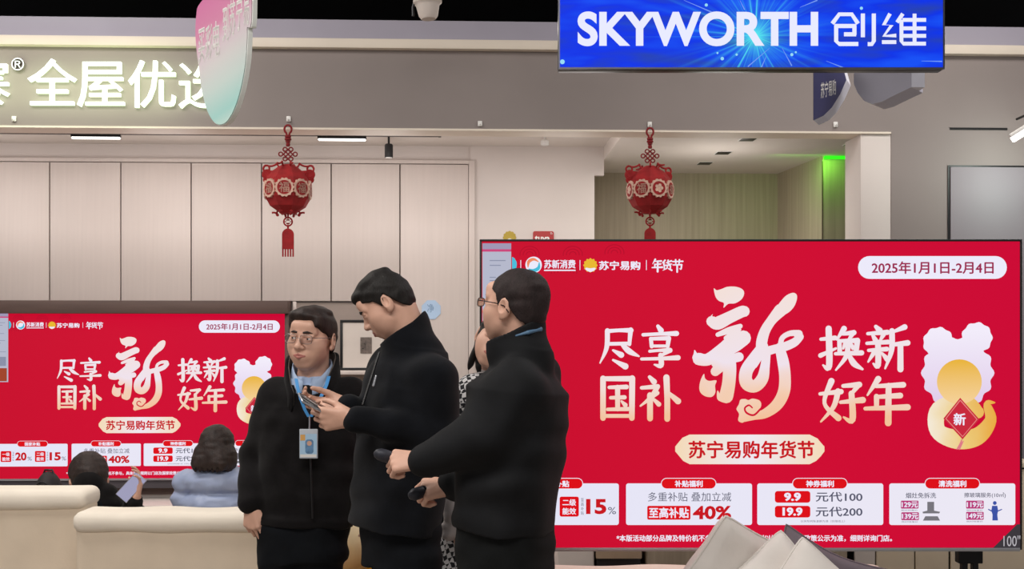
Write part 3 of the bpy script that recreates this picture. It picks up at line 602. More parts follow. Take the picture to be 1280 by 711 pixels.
def build_screen(root):
    w2, h2 = 339/S3, 194/S3
    box('back_housing', (-w2+.01, .018, -h2+.01), (w2-.01, .06, h2-.01), BLK, root, bev=.01)
    bmx = bmesh.new(); b = .009
    for lo, hi in (((-w2, -.003, h2-b), (w2, .019, h2)), ((-w2, -.003, -h2), (-w2+b, .019, h2-b)), ((w2-b, -.003, -h2), (w2, .019, h2-b))): bx(bmx, lo, hi, .002)
    bobj('bezel', bmx, BLK, root, 40)
    box('lower_bezel', (-w2+b, -.005, -h2-.006), (w2-b, .019, -h2+b), STEEL, root, bev=.002)
    sc = box('screen', (-w2+b, 0, -h2+b), (w2-b, .018, h2-b), RED, root, bev=0)
    def add(name, g, m, d=1): return pyd(name, L2(g[0], d), g[1], m, sc)
    # cloud line pattern in the corner
    for cx, cy in ((662, 318), (690, 307), (716, 318), (742, 306), (705, 340), (650, 345), (768, 316)):
        for r in (4, 8, 12, 16):
            p_ = ribbon([(cx+r*math.cos(a), cy+r*.85*math.sin(a), .9) for a in np.linspace(PI*.95, PI*2.05, 14)], 'flat')
            if min(v[1] for v in p_[0]) > 304: add('cloud_line', p_, LINE, 1)
    # neighbouring page at the left edge
    add('side_page', ([(603, 304), (639, 304), (639, 462), (603, 462)], [(0, 1, 2, 3)]), UIP, 2)
    add('side_page_header', ([(603, 304), (639, 304), (639, 311.5), (603, 311.5)], [(0, 1, 2, 3)]), UIH, 3)
    add('side_page_bar', ([(603, 311.5), (639, 311.5), (639, 314.5), (603, 314.5)], [(0, 1, 2, 3)]), UIR, 3)
    for y, w in ((325, 20), (331, 14), (346, 8), (350, 18), (366, 20), (372, 10), (392, 22)): add('side_page_line', rrect(612, y, 612+w, y+1.2, .5), UIG, 3)
    add('side_page_thumbnail', rrect(603, 404, 634, 425, 1), UIG, 3); add('side_page_thumbnail', rrect(603, 430, 636, 460, 1), UIO, 3)
    # logo row
    add('logo_disc', merge2d(([(640, 321), (643, 322.5), (645.6, 327), (646, 331), (645, 336), (642, 339.5), (640, 340.5)], [(0, 1, 2, 3, 4, 5, 6)])), CYAN, 2)
    add('logo_disc', disc2d(667, 331, 10.3), WHT, 2)
    add('logo_swirl', ribbon([(660, 334, 1), (661, 327, 4), (667, 324, 3.4), (673, 327, 1)]), SALM, 3)
    add('logo_swirl', ribbon([(674, 328, 1), (673, 335, 4.2), (667, 338, 4), (661, 336, 1)]), CYAN, 3)
    add('logo_text', text2d('苏新消费', 680, 324.5, 719.5, 335.5, .03), WHT, 2); add('logo_underline', rrect(680, 337, 719.5, 338.6, .5), WHT, 2)
    for x in (650.5, 724.5, 807.5): add('divider', rrect(x, 325, x+.9, 337.5, .3), WHT, 2)
    add('logo_badge', disc2d(738, 331.5, 8.4, 60, 12, .7), GOLD, 2); add('logo_badge_mark', merge2d(ribbon([(733, 336, 3), (738, 337.5, 4.6), (743, 336, 3)])), WHT, 3)
    add('logo_text', text2d('苏宁易购', 748.5, 326, 800.5, 337.5, .035), WHT, 2)
    add('festival_text', merge2d(brush('年', 815, 324, 828, 339.5, 1.4), brush('货', 827, 325, 841, 338, 1.4), brush('节', 840, 324, 854, 340, 1.4)), WHT, 2)
    # date pill
    add('date_pill', rrect(1072.5, 320, 1258.5, 348.5, 15), WHT, 2); add('date_text', text2d('2025年1月1日-2月4日', 1089.5, 326.5, 1242, 342.3, .024), MAG, 3)
    # headline
    B = 1.12
    for ch, bb in (('尽', (748, 408, 799, 461)), ('享', (800.5, 407, 849, 461)), ('国', (748, 470, 796, 524)), ('补', (799, 470, 849, 524)), ('换', (1024.5, 409, 1078, 464)), ('新', (1082, 407, 1135, 462)), ('好', (1024.5, 474, 1079, 529)), ('年', (1081, 473, 1135, 529))):
        add('headline_glyph', brush(ch, *bb, B), PEACHS, 2)
    g = lambda pts: [(850+p[0]/3.744, 345+p[1]/3.744)+tuple(v/3.744 for v in p[2:]) for p in pts]
    big = [outline(g([(158, 58), (172, 66), (195, 60), (222, 50), (262, 50), (292, 62), (300, 82), (288, 108), (258, 127), (226, 130), (204, 148), (205, 126), (182, 116), (166, 96)])),
           ribbon(g([(148, 212, 50), (176, 220, 62), (230, 194, 56), (285, 168, 54), (300, 165, 52)])), outline(g([(152, 178), (150, 192), (165, 195), (165, 215), (130, 210)])),
           ribbon(g([(176, 274, 20), (228, 254, 30), (282, 234, 22)])), ribbon(g([(215, 290, 22), (258, 262, 24), (280, 250, 14)])),
           ribbon(g([(88, 388, 58), (130, 390, 56), (196, 352, 70), (250, 316, 84), (296, 290, 72)])), outline(g([(68, 345), (64, 362), (58, 385), (80, 400), (100, 362), (82, 362)])),
           ribbon(g([(222, 350, 58), (232, 420, 62), (228, 500, 62), (216, 562, 66)])), outline(g([(176, 535), (190, 560), (205, 590), (178, 580), (172, 558)])),
           ribbon(g([(165, 446, 44), (196, 415, 52), (230, 385, 40)])), ribbon(g([(248, 386, 40), (276, 378, 44)])), outline(g([(150, 420), (165, 428), (180, 405), (165, 395), (150, 410)])),
           outline(g([(112, 457), (117, 478), (135, 490), (170, 488), (164, 512), (165, 545), (148, 565), (118, 562), (96, 545), (90, 520), (97, 485)])),
           outline(g([(530, 78), (546, 88), (546, 112), (532, 145), (505, 172), (470, 186), (440, 172), (455, 140), (485, 102), (505, 86)])),
           ribbon(g([(470, 160, 60), (430, 205, 46), (398, 255, 48), (382, 310, 52), (380, 360, 44)])),
           ribbon(g([(388, 330, 50), (350, 385, 60), (312, 445, 64), (312, 500, 62), (350, 515, 58), (385, 480, 56), (398, 420, 44), (404, 360, 40)])),
           ribbon(g([(392, 356, 44), (440, 342, 40), (490, 330, 42), (535, 310, 40), (562, 284, 34)])), ribbon(g([(470, 330, 26), (478, 290, 24), (515, 268, 26), (556, 270, 36)])),
           ribbon(g([(466, 335, 44), (482, 400, 54), (491, 470, 54), (486, 540, 56), (455, 600, 54), (400, 642, 44), (345, 656, 34), (300, 664, 36)])),
           outline(g([(275, 600), (283, 578), (305, 575), (320, 580), (340, 573), (372, 582), (380, 605), (365, 632), (335, 655), (310, 672), (292, 686), (272, 675), (276, 645), (264, 622)]))]
    add('calligraphy_glyph', merge2d(*big), PEACH, 2)
    for cut_ in (ribbon(g([(376, 622, 9), (345, 650, 9), (312, 640, 9), (303, 618, 8), (322, 604, 8), (338, 616, 6)])), outline(g([(336, 478), (340, 452), (356, 428), (354, 452), (344, 478)])), outline(g([(502, 296), (515, 284), (532, 280), (528, 290), (512, 296)]))): add('calligraphy_cut', cut_, RED, 3)
    # festival pill
    pp = [(862, 543), (1012, 543), (1022, 548), (1026, 553), (1030.5, 558), (1030.5, 564), (1026, 570), (1020, 576), (1012, 580), (862, 580), (854, 576), (849, 570), (844, 564), (844, 558), (848, 553), (853, 547)]
    add('festival_pill', outline(pp, 4, False), PILL, 2); add('festival_pill_text', text2d('苏宁易购年货节', 860.5, 550.5, 1018, 573, .028), REDT, 3)
    # coupon cards
    for i, (x0, x1, hd, h0, h1) in enumerate(((616, 773.5, '国家补贴', 660, 728), (782.5, 940, '补贴福利', 827, 894.5), (946.5, 1104, '神券福利', 991, 1058.5), (1111.5, 1269, '清洗福利', 1156.5, 1224))):
        add('coupon_card', rrect(x0, 604, x1, 656, 3), CARD, 2); add('coupon_header_rim', rrect(h0-.8, 597.2, h1+.8, 611.2, 7), WHT, 3); add('coupon_header', rrect(h0, 598, h1, 610.4, 6.2), TAGR, 4)
        xm = (h0+h1)/2; add('coupon_header_text', text2d(hd, xm-17.5, 600.2, xm+17.5, 608.6, .04), WHT, 5)
    for x, a, b_, n in ((622, '一级', '能效', '20'), (699.5, '二级', '能效', '15')):
        add('coupon_tag', rrect(x, 620.5, x+24, 645.5, 2.5), TAGR, 3); add('coupon_tag_text', merge2d(text2d(a, x+3.4, 623.5, x+20.6, 632, .03), text2d(b_, x+3.4, 634.5, x+20.6, 643, .03)), WHT, 4)
        add('coupon_number', merge2d(text2d(n, x+33, 623.5, x+58.5, 642.5, .04)), REDT, 3); add('coupon_small_text', merge2d(text2d('%', x+60.5, 633.5, x+70.5, 642.5, .0), *[text2d(c, x+26.5, 622.5+5.4*j, x+30.3, 627+5.4*j) for j, c in enumerate('至高补贴')]), GRYT, 3)
    add('coupon_text', text2d('多重补贴 叠加立减', 810, 615, 914, 626.5), GRYT, 3)
    add('coupon_tag', rrect(809, 632, 863, 649.3, 2), TAGR, 3); add('coupon_tag_text', text2d('至高补贴', 811, 634, 861, 647.3, .03), WHT, 4); add('coupon_number', text2d('40%', 866, 632, 914, 649, .035), REDT, 3)
    for y, a, b_ in ((613.5, '9.9', '元代100'), (632, '19.9', '元代200')):
        add('coupon_tag', rrect(968.5, y, 1012.8, y+14.6, 3.5), TAGR, 3); wd = 10.5 if a == '9.9' else 12.5
        add('coupon_tag_text', text2d(a, 990.5-wd, y+2, 990.5+wd, y+12.6, .045), WHT, 4); add('coupon_text', text2d(b_, 1019.5, y+1.2, 1078, y+13.4, .018), GRYT, 3)
    add('coupon_small_text', text2d('以实际到账金额为准（仅限线上）', 1001, 649.8, 1056, 652.6), GRYT, 3)
    add('coupon_text', text2d('烟灶免拆洗', 1132, 615.5, 1170, 622.5, .01), GRYT, 3); add('coupon_text', text2d('擦玻璃服务(10㎡)', 1205, 615.3, 1257, 622.5, .01), GRYT, 3)
    for x, y, n in ((1126, 625.5, '129元'), (1126.5, 640, '139元'), (1207.5, 625.5, '119元'), (1207.5, 639.5, '149元')):
        add('coupon_tag', rrect(x, y, x+22, y+10, 1.2), PINKT, 3); add('coupon_tag_text', text2d(n, x+.8, y+1.2, x+21.2, y+8.8, .035), WHT, 4); add('coupon_small_text', text2d('限时特惠价', x+.5, y+11.2, x+21, y+13), GRYT, 3)
    add('range_hood_picture', merge2d(([(1159, 627), (1167.5, 627), (1167.5, 638), (1175, 639.5), (1174, 641.5), (1153.5, 641.5), (1153, 639.5), (1159, 638)], [tuple(range(8))]), ([(1156.5, 645), (1172, 645), (1175, 650.5), (1153.5, 650.5)], [(0, 1, 2, 3)])), glow('grey_picture_pixels', '77757c'), 3)
    add('cleaner_picture', merge2d(disc2d(1243.3, 628.5, 2.4, 14), ([(1240, 632), (1246.5, 632), (1247.5, 638), (1246.5, 643), (1247.3, 650.3), (1240.3, 650.3), (1240.5, 643), (1239, 638)], [tuple(range(8))]), ribbon([(1235.5, 636.5, 1.3), (1243, 639.5, 1.6), (1252, 636.5, 1.2)])), BLUEP, 3)
    add('footnote', text2d('*本版活动部分品牌及特价机不参与，具体补贴规则以门店及国家政策公示为准，细则详询门店。', 770.5, 668.3, 1115, 676.8, .03), WHT, 3)
    # size flash in the corner
    add('size_flash', ([(1240, 685.5), (1271, 655), (1275, 655), (1275, 685.5)], [(0, 1, 2, 3)]), glow('charcoal_pixels', '474248', .7), 6)
    add('size_flash_text', text2d('100"', 1254, 669, 1275, 682.5, .0), glow('silver_pixels', 'b8b4ba'), 7)
    # ornament at the right of the page: white cloud, gold disc, red charm with its glyph
    for cx, cy, r_, n_, l_ in ((1197, 466, 44, 96, 14), (1173, 428, 19, 48, 9), (1221, 422, 19, 48, 9)): add('ornament_cloud', disc2d(cx, cy, r_, n_, l_, r_*.045), glow_ramp('cloud_pixels', [(0, 'dcc4e6'), (1, 'f2ecfa')], 'Z', -.1, .26), 2)
    add('ornament_coil', merge2d(ribbon([(1243, 503, 2), (1234, 505, 9), (1238, 525, 15), (1222, 545, 22), (1196, 549, 24), (1172, 538, 20), (1174, 512, 22), (1205, 505, 24), (1222, 515, 16)])), glow_ramp('gold_coil_pixels', [(0, 'f4ead8'), (.5, 'eccb7a'), (1, 'e8a83c')], 'X', .72, 1.0, 1, .4, 8), 3)
    add('ornament_disc', disc2d(1199, 477, 28, 40), glow_ramp('gold_disc_pixels', [(0, 'f4cf92'), (1, 'e9b43a')], 'Z', -.02, .14), 4)
    add('charm_diamond', ([(1200, 497), (1224, 524), (1203, 549), (1179, 523)], [(0, 1, 2, 3)]), glow('charm_red_pixels', 'c8283c'), 5)
    add('charm_rim', merge2d(ribbon([(1200, 500, 1.2), (1221, 524, 1.2), (1203, 545.5, 1.2), (1182, 523, 1.2), (1200, 500, 1.2)], 'flat', False)), glow('charm_pink_pixels', 'e88a84'), 6)
    add('charm_glyph', text2d('新', 1191.5, 516, 1207, 531.5, .03), WHT, 6); add('charm_tassel', merge2d(ribbon([(1202, 549, 1.2), (1200, 556, 3.4), (1196, 561, 1.5)]), ribbon([(1204, 551, 1), (1199, 561, 2)])), glow('charm_tassel_pixels', 'de7a86'), 6)
tvp = P(938.5, 493, 4.55)
tv = thing('television', 'huge red promotional screen on a black stand at the right', 'television', tvp)
build_screen(tv)
st = bobj('stand', bmesh.new(), DKMETAL, tv)
bmx = bmesh.new(); zf = -tvp.z
for sx in (-1, 1):
    x0 = sx*(1222-938.5)/S3
    for o in (-.022, .022): bx(bmx, (x0+o-.012, .07, zf+.03), (x0+o+.012, .10, -.40), .003)
    bx(bmx, (x0-.05, .065, -.70), (x0+.05, .11, -.63), .004); bx(bmx, (x0-.06, -.22, zf), (x0+.06, .38, zf+.03), .006); lathe(bmx, [(.03, -.80), (.034, -.79), (.03, -.77)], Matrix.Translation((x0, .085, 0)))
bx(bmx, (-.95, .07, -.45), (.95, .10, -.40), .004)
bmx.to_mesh(st.data); bmx.free()
DT = DB-.10
xl = (938.5*.5405-332); tvl = thing('television', 'red promotional screen in the dark recess at the left', 'television', WW(WX(xl, DT), DT, WZ(xl, 494, DT)), TH)
for ch in list(tv.children):
    if ch.name.split('.')[0] != 'stand': copy_tree(ch, tvl)
box('wall_mount', (-.4, .055, -.2), (.4, .098, .2), DKMETAL, tvl)
box('lower_skirt', (-1.09, .02, -.70), (1.09, .06, -.637), mat('charcoal_board', '4a464c', .6), tvl)
# ---------------------------------------------------------------- figures: smooth blended volumes meshed as one surface
def rot(yaw=0, pitch=0, roll=0):
    y, p, r = map(math.radians, (yaw, pitch, roll))
    return np.array(Matrix.Rotation(y, 3, 'Z') @ Matrix.Rotation(p, 3, 'X') @ Matrix.Rotation(r, 3, 'Y'))
A_ = lambda v: np.array(v, float)
class Vol:
    def __init__(s): s.ops = []
    def add(s, fn, lo, hi, k=.01, op='u'): s.ops.append((fn, A_(lo), A_(hi), k, op)); return s
    def cap(s, a, b, ra, rb=None, k=.01, op='u', sq=None):
        a, b = A_(a), A_(b); rb = ra if rb is None else rb; ba = b-a; L2_ = float(ba@ba)+1e-12; m = max(ra, rb)
        def f(x, y, z):
            px, py, pz = x-a[0], y-a[1], z-a[2]; h = np.clip((px*ba[0]+py*ba[1]+pz*ba[2])/L2_, 0, 1)
            return np.sqrt((px-ba[0]*h)**2+(py-ba[1]*h)**2+(pz-ba[2]*h)**2)-(ra+(rb-ra)*h)
        return s.add(f, np.minimum(a, b)-m, np.maximum(a, b)+m, k, op)
    def ell(s, c, r, R=None, k=.01, op='u'):
        c, r = A_(c), A_(r); R = np.eye(3) if R is None else R; e = np.sqrt(((R*r)**2).sum(1))
        def f(x, y, z):
            d = [x-c[0], y-c[1], z-c[2]]; q = [sum(d[i]*R[i, j] for i in range(3)) for j in range(3)]
            k0 = np.sqrt(sum((q[j]/r[j])**2 for j in range(3))); k1 = np.sqrt(sum((q[j]/r[j]**2)**2 for j in range(3)))+1e-9
            return k0*(k0-1)/k1
        return s.add(f, c-e, c+e, k, op)
    def loft(s, o, axis, xdir, secs, n=2.3, k=.02, op='u'):
        """stack of rounded sections (t, rx, ry, offset_y) along axis from o"""
        o, ax = A_(o), A_(axis); L = np.linalg.norm(ax); ax = ax/L; xd = A_(xdir); xd = xd-ax*(xd@ax); xd /= np.linalg.norm(xd); yd = np.cross(ax, xd)
        S = A_(secs); t, rx, ry, cy = S[:, 0]*L, S[:, 1], S[:, 2], S[:, 3]
        m = max(rx.max(), ry.max())+abs(cy).max(); p0, p1 = o+ax*t[0], o+ax*t[-1]
        def f(x, y, z):
            d = (x-o[0], y-o[1], z-o[2]); dot = lambda v: d[0]*v[0]+d[1]*v[1]+d[2]*v[2]
            w_ = dot(ax); a = np.interp(w_, t, rx); b = np.interp(w_, t, ry); c = np.interp(w_, t, cy)
            q = (np.abs(dot(xd)/a)**n+np.abs((dot(yd)-c)/b)**n)**(1/n); d2 = (q-1)*np.minimum(a, b)*.9
            return np.maximum(d2, np.maximum(w_-t[-1], t[0]-w_))
        return s.add(f, np.minimum(p0, p1)-m, np.maximum(p0, p1)+m, k, op)
    def half(s, p, nrm, op='i'):
        """keep what lies behind the plane"""
        p, nn = A_(p), A_(nrm); nn = nn/np.linalg.norm(nn)
        return s.add(lambda x, y, z: (x-p[0])*nn[0]+(y-p[1])*nn[1]+(z-p[2])*nn[2], (-99,)*3, (99,)*3, 0, op)
    def mesh(s, name, vox, m, parent=None, base=(0, 0, 0), disp=None, fine=None):
        u = [o for o in s.ops if o[4] == 'u']
        lo = np.min([o[1] for o in u], 0)-3*vox-.006; hi = np.max([o[2] for o in u], 0)+3*vox+.006
        if fine is None: ax = [np.arange(lo[i], hi[i]+vox, vox) for i in range(3)]
        else:                                    # closer steps where the face is
            f0, f1, fv = A_(fine[0]), A_(fine[1]), fine[2]; ax = []
            for i in range(3):
                a = np.arange(min(f0[i], hi[i]), lo[i]-vox, -vox)[::-1] if f0[i] > lo[i] else A_([lo[i]]); b = np.arange(a[-1]+fv, f1[i], fv); c = np.arange((b[-1] if len(b) else a[-1])+vox, hi[i]+vox, vox); ax.append(np.concatenate([a, b, c]))
        ax = [a.astype(np.float32) for a in ax]; dims = [len(a) for a in ax]
        D = np.full(dims, .2, np.float32)
        for fn, a, b, k, op in s.ops:
            mg = 2.2*k+3*vox
            sl = [slice(max(0, int(np.searchsorted(ax[i], a[i]-mg))-1), min(dims[i], int(np.searchsorted(ax[i], b[i]+mg))+1)) if op != 'i' else slice(0, dims[i]) for i in range(3)]
            if any(q.stop <= q.start for q in sl): continue
            X, Y, Z = ax[0][sl[0]][:, None, None], ax[1][sl[1]][None, :, None], ax[2][sl[2]][None, None, :]
            d = fn(X, Y, Z).astype(np.float32); T = D[tuple(sl)]
            if op == 'u':
                if k > 0: h = np.maximum(k-np.abs(T-d), 0)/k; T[...] = np.minimum(T, d)-h*h*k*.25
                else: T[...] = np.minimum(T, d)
            elif op == 's':
                if k > 0: h = np.maximum(k-np.abs(T+d), 0)/k; T[...] = np.maximum(T, -d)+h*h*k*.25
                else: T[...] = np.maximum(T, -d)
            else: T[...] = np.maximum(T, np.broadcast_to(d, T.shape))
        if disp: D += disp(ax[0][:, None, None], ax[1][None, :, None], ax[2][None, None, :]).astype(np.float32)
        inn = D < 0; nx, ny, nz = dims
        c8 = [(i, j, k) for i in (0, 1) for j in (0, 1) for k in (0, 1)]
        sub = lambda B, i, j, k: B[i:nx-1+i, j:ny-1+j, k:nz-1+k]
        anyi = np.zeros((nx-1, ny-1, nz-1), bool); alli = ~anyi
        for q in c8: b = sub(inn, *q); anyi |= b; alli &= b
        I, J, K = np.nonzero(anyi & ~alli); n = len(I)
        val = {q: D[I+q[0], J+q[1], K+q[2]] for q in c8}; acc = np.zeros((n, 3)); cnt = np.zeros(n)
        for p in c8:
            for a in range(3):
                if p[a]: continue
                q = tuple(p[i]+(i == a) for i in range(3)); v0, v1 = val[p], val[q]; ms = (v0 < 0) != (v1 < 0)
                t = np.where(ms, v0/np.where(v0 == v1, 1, v0-v1), 0)
                for i in range(3): acc[:, i] += np.where(ms, p[i]+(t if i == a else 0), 0)
                cnt += ms
        fr = acc/cnt[:, None]; V = np.stack([ax[i][q]+(ax[i][q+1]-ax[i][q])*fr[:, i] for i, q in enumerate((I, J, K))], 1)
        idx = np.full((nx-1, ny-1, nz-1), -1, np.int32); idx[I, J, K] = np.arange(n); quads = []
        for a in range(3):
            b, c = (a+1) % 3, (a+2) % 3; s0 = [slice(None)]*3; s1 = [slice(None)]*3; s0[a] = slice(0, -1); s1[a] = slice(1, None)
            i0, i1 = inn[tuple(s0)], inn[tuple(s1)]; E_ = np.nonzero(i0 != i1); e = np.stack(E_, 1)
            e = e[(e[:, b] > 0) & (e[:, c] > 0) & (e[:, b] < dims[b]-1) & (e[:, c] < dims[c]-1)]
            def at(db, dc): q = e.copy(); q[:, b] += db; q[:, c] += dc; return idx[q[:, 0], q[:, 1], q[:, 2]]
            Q = np.stack([at(-1, -1), at(0, -1), at(0, 0), at(-1, 0)], 1); fl = i0[e[:, 0], e[:, 1], e[:, 2]]
            Q[~fl] = Q[~fl][:, ::-1]; quads.append(Q)
        Q = np.concatenate(quads); Q = Q[(Q >= 0).all(1)]; V = V-A_(base)
        me = bpy.data.meshes.new(name); me.vertices.add(len(V)); me.vertices.foreach_set('co', V.astype(np.float32).ravel())
        me.loops.add(4*len(Q)); me.loops.foreach_set('vertex_index', Q.astype(np.int32).ravel()); me.polygons.add(len(Q))
        me.polygons.foreach_set('loop_start', np.arange(0, 4*len(Q), 4, dtype=np.int32)); me.polygons.foreach_set('use_smooth', np.ones(len(Q), bool))
        me.update(calc_edges=True); me.validate(); return link(name, me, m, parent)
def folds(amp, f=1.0, seed=0):
    def d(x, y, z):
        return amp*(np.sin(f*(23*x+31*z+9*y)+2.2*np.sin(f*(17*z-11*x+seed)))*.6+np.sin(f*(41*z-27*x+19*y+seed)+1.7*np.sin(f*13*x+7*z))*.4)
    return d
SKIN = mat('skin', 'd6a892', .5, var=.05, scale=25, bump=.05, bscale=300); LIP = mat('lip_skin', 'b26e64', .45, var=.05); HAIRM = mat('black_hair', '15110f', .6, var=.35, scale=60, stretch=(1, 1, .12), bump=.3, bscale=260, spec=.3)
HAIRB = mat('brown_black_hair', '281b17', .55, var=.4, scale=60, stretch=(1, 1, .12), bump=.3, bscale=240, spec=.35); HAIRG = mat('short_dark_hair', '2a2020', .7, var=.3, scale=60, stretch=(1, 1, .3), bump=.25, bscale=300, spec=.3)
EYEW = mat('eye_white', 'd8d2ce', .3, var=0); IRIS = mat('dark_iris', '1a100c', .2, var=0)
def head(v, c, R, s=1.0, opening=.0042, lid=0.0):
    """face, ears and skull in head space: x to its left, -y forward, z up; 0.23 m tall at s = 1"""
    c = A_(c); T = lambda p: c+R@(A_(p)*s); k = lambda q: q*s
    E = lambda p, r, kk=.012, op='u', Rl=None: v.ell(T(p), A_(r)*s, R if Rl is None else R@Rl, k(kk), op)
    C = lambda a, b, ra, rb=None, kk=.01, op='u': v.cap(T(a), T(b), k(ra), None if rb is None else k(rb), k(kk), op)
    E((0, .008, .032), (.076, .088, .079)); E((0, -.028, -.022), (.064, .064, .080), .03)
    E((0, -.058, -.090), (.026, .025, .020), .028)
    for q in (1, -1):
        E((q*.044, -.050, -.022), (.027, .029, .027), .025); E((q*.032, -.047, -.053), (.028, .032, .034), .03); C((q*.046, -.012, -.054), (q*.016, -.058, -.094), .014, .012, .025)
        C((q*.046, -.072, .024), (q*.012, -.088, .020), .009, .008, .012)
    C((-.03, -.076, .05), (.03, -.076, .05), .016, None, .03)
    C((0, -.088, .012), (0, -.107, -.024), .0080, .0110, .012); E((0, -.107, -.028), (.0122, .0125, .0098), .008)
    for q in (1, -1): E((q*.0135, -.097, -.030), (.0085, .0115, .0080), .006)
    for q in (1, -1):                            # sockets, closed lids, then the opening between them
        E((q*.032, -.100, .002), (.019, .013, .010), .010, 's')
        E((q*.0315, -.0765, .0025), (.0165, .0155, .0125), .004)
        C((q*.046, -.083, .0125), (q*.019, -.089, .0125), .0040, .0038, .005)
        v.ell(T((q*.0315, -.093, .0025-lid)), A_((.0135, .0075, opening))*s, R@rot(0, 0, q*-4), .0015, 's') if opening else None
    E((0, -.083, -.060), (.027, .017, .023), .02)
    [C((0, -.0982, -.0560), (q*.019, -.0910, -.0600), .0048, .003, .006) and C((0, -.0982, -.0670), (q*.017, -.0910, -.0620), .0054, .003, .006) for q in (1, -1)]
    for q in (1, -1): C((0, -.1065, -.0612), (q*.025, -.0975, -.0610), .0016, None, .003, 's')
    for q in (1, -1):
        Re = rot(q*24, 0, 0); E((q*.080, .012, -.004), (.009, .020, .032), .006, 'u', Re); E((q*.0885, .007, .002), (.0065, .011, .019), .005, 's', Re); E((q*.078, .004, -.031), (.007, .010, .010), .006)
    return T
def eyes(T, R, s, parent, base, look=0, lid=.5):
    """eyeballs with iris, eyebrows"""
    for q in (1, -1):
        bm = bmesh.new(); bmesh.ops.create_uvsphere(bm, u_segments=16, v_segments=10, radius=.0128*s)
        bmesh.ops.translate(bm, verts=bm.verts, vec=Vector(T((q*.0315, -.0765, .0025)))-Vector(base)); e = bobj('eye', bm, EYEW, parent, 60)
        bm = bmesh.new(); bmesh.ops.create_uvsphere(bm, u_segments=12, v_segments=8, radius=.0064*s)
        bmesh.ops.translate(bm, verts=bm.verts, vec=Vector(T((q*.0315+look, -.0837, .0022)))-Vector(base)); bobj('iris', bm, IRIS, e, 60)
def brows(T, s, parent, base, m, th=.0042):
    for q in (1, -1): bobj('eyebrow', tube(bmesh.new(), [Vector(T(p))-Vector(base) for p in ((q*.012, -.0955, .0250), (q*.028, -.0935, .0275), (q*.050, -.0790, .0238))], [th*s, th*1.15*s, th*.5*s], 8), m, parent, 60)
def lips(T, R, s, parent, base):
    v = Vol()
    for q in (1, -1): v.cap(T((0, -.1000, -.0558)), T((q*.021, -.0930, -.0602)), .0056*s, .0048*s, .002).cap(T((0, -.1000, -.0668)), T((q*.019, -.0930, -.0618)), .0064*s, .0050*s, .002)
    for q in (1, -1): v.cap(T((0, -.1075, -.0612)), T((q*.024, -.0985, -.0610)), .0016*s, None, .0015, 's')
    return v.mesh('lips', .0014, LIP, parent, base)
def hair(T, R, s, c, line, m, parent, base, grow=.010, extra=(), name='hair', vox=.0032, ys=None, top=1.0, rough=.004):
    """cap of hair over the skull above a hairline that depends on how far back it is"""
    v = Vol(); g = grow; c = A_(c)
    v.ell(T((0, .008, .034)), A_((.076+g, .088+g, .079+g*1.2*top))*s, R, .01)
    v.ell(T((0, .022, -.005)), A_((.071+g*.7, .074+g, .085))*s, R, .02)
    for p, r in extra: v.ell(T(p), A_(r)*s, R, .015)
    yy, zz_ = A_(line).T
    def cut(x, y, z):
        d = (x-c[0], y-c[1], z-c[2]); q = [(d[0]*R[0, j]+d[1]*R[1, j]+d[2]*R[2, j])/s for j in range(3)]
        return (np.interp(q[1], yy, zz_)+rough*np.sin(130*q[0]+60*q[1])*np.sin(75*q[0]-90*q[1])-q[2])*s*.75
    v.add(cut, (-99,)*3, (99,)*3, 0, 'i')
    return v.mesh(name, vox, m, parent, base, folds(.0016, 3.2))
def hand(v, w, fwd, nrm, side, curls=(20, 35, 25), thumb=(.55, .6, .25), s=1.0, spread=1.0, tcurl=25):
    """palm, four fingers of unequal length and a thumb; nrm is the way the palm faces, side the way the thumb lies"""
    w, f, n_ = A_(w), A_(fwd), A_(nrm); f /= np.linalg.norm(f); n_ = n_-f*(n_@f); n_ /= np.linalg.norm(n_); l = A_(side); l = l-f*(l@f)-n_*(l@n_); l /= np.linalg.norm(l)
    kn = [(.031, .090), (.0105, .095), (-.0105, .091), (-.030, .082)]; seg = [(.044, .026, .021), (.049, .030, .022), (.045, .028, .021), (.036, .021, .018)]
    for (la, fo) in kn: v.cap(w+l*la*.45*s+f*.012*s, w+(l*la+f*fo)*s, .0165*s, .0115*s, .012*s)
    v.cap(w+f*.03*s+n_*.006*s+l*.012*s, w+f*.07*s+n_*.004*s-l*.012*s, .016*s, .014*s, .012*s)
    if not isinstance(curls[0], (tuple, list)): curls = [tuple(q+4*i for q in curls) for i in range(4)]
    for i, ((la, fo), sg_) in enumerate(zip(kn, seg)):
        p = w+(l*la+f*fo)*s; ang = 0; d0 = f+l*(.10, .03, -.04, -.12)[i]*spread; d0 /= np.linalg.norm(d0)
        for j, L in enumerate(sg_):
            ang += math.radians(curls[i][j]); d = d0*math.cos(ang)+n_*math.sin(ang); q = p+d*L*s
            v.cap(p, q, (.0088, .0080, .0072)[j]*s, (.0080, .0072, .0062)[j]*s, .0025); p = q
    b = w+(f*.022+l*.024+n_*.006)*s; d = f*thumb[0]+l*thumb[1]+n_*thumb[2]; d /= np.linalg.norm(d); m_ = b+d*.044*s
    v.cap(b, m_, .0155*s, .011*s, .012*s); d2 = d+(-l*.5+n_*.3+f*.3)*math.radians(tcurl); d2 /= np.linalg.norm(d2); e = m_+d2*.032*s; v.cap(m_, e, .0105*s, .0092*s, .004)
    d3 = d2+(-l*.5+n_*.3+f*.2)*math.radians(tcurl); d3 /= np.linalg.norm(d3); v.cap(e, e+d3*.026*s, .0092*s, .0075*s, .004); return v
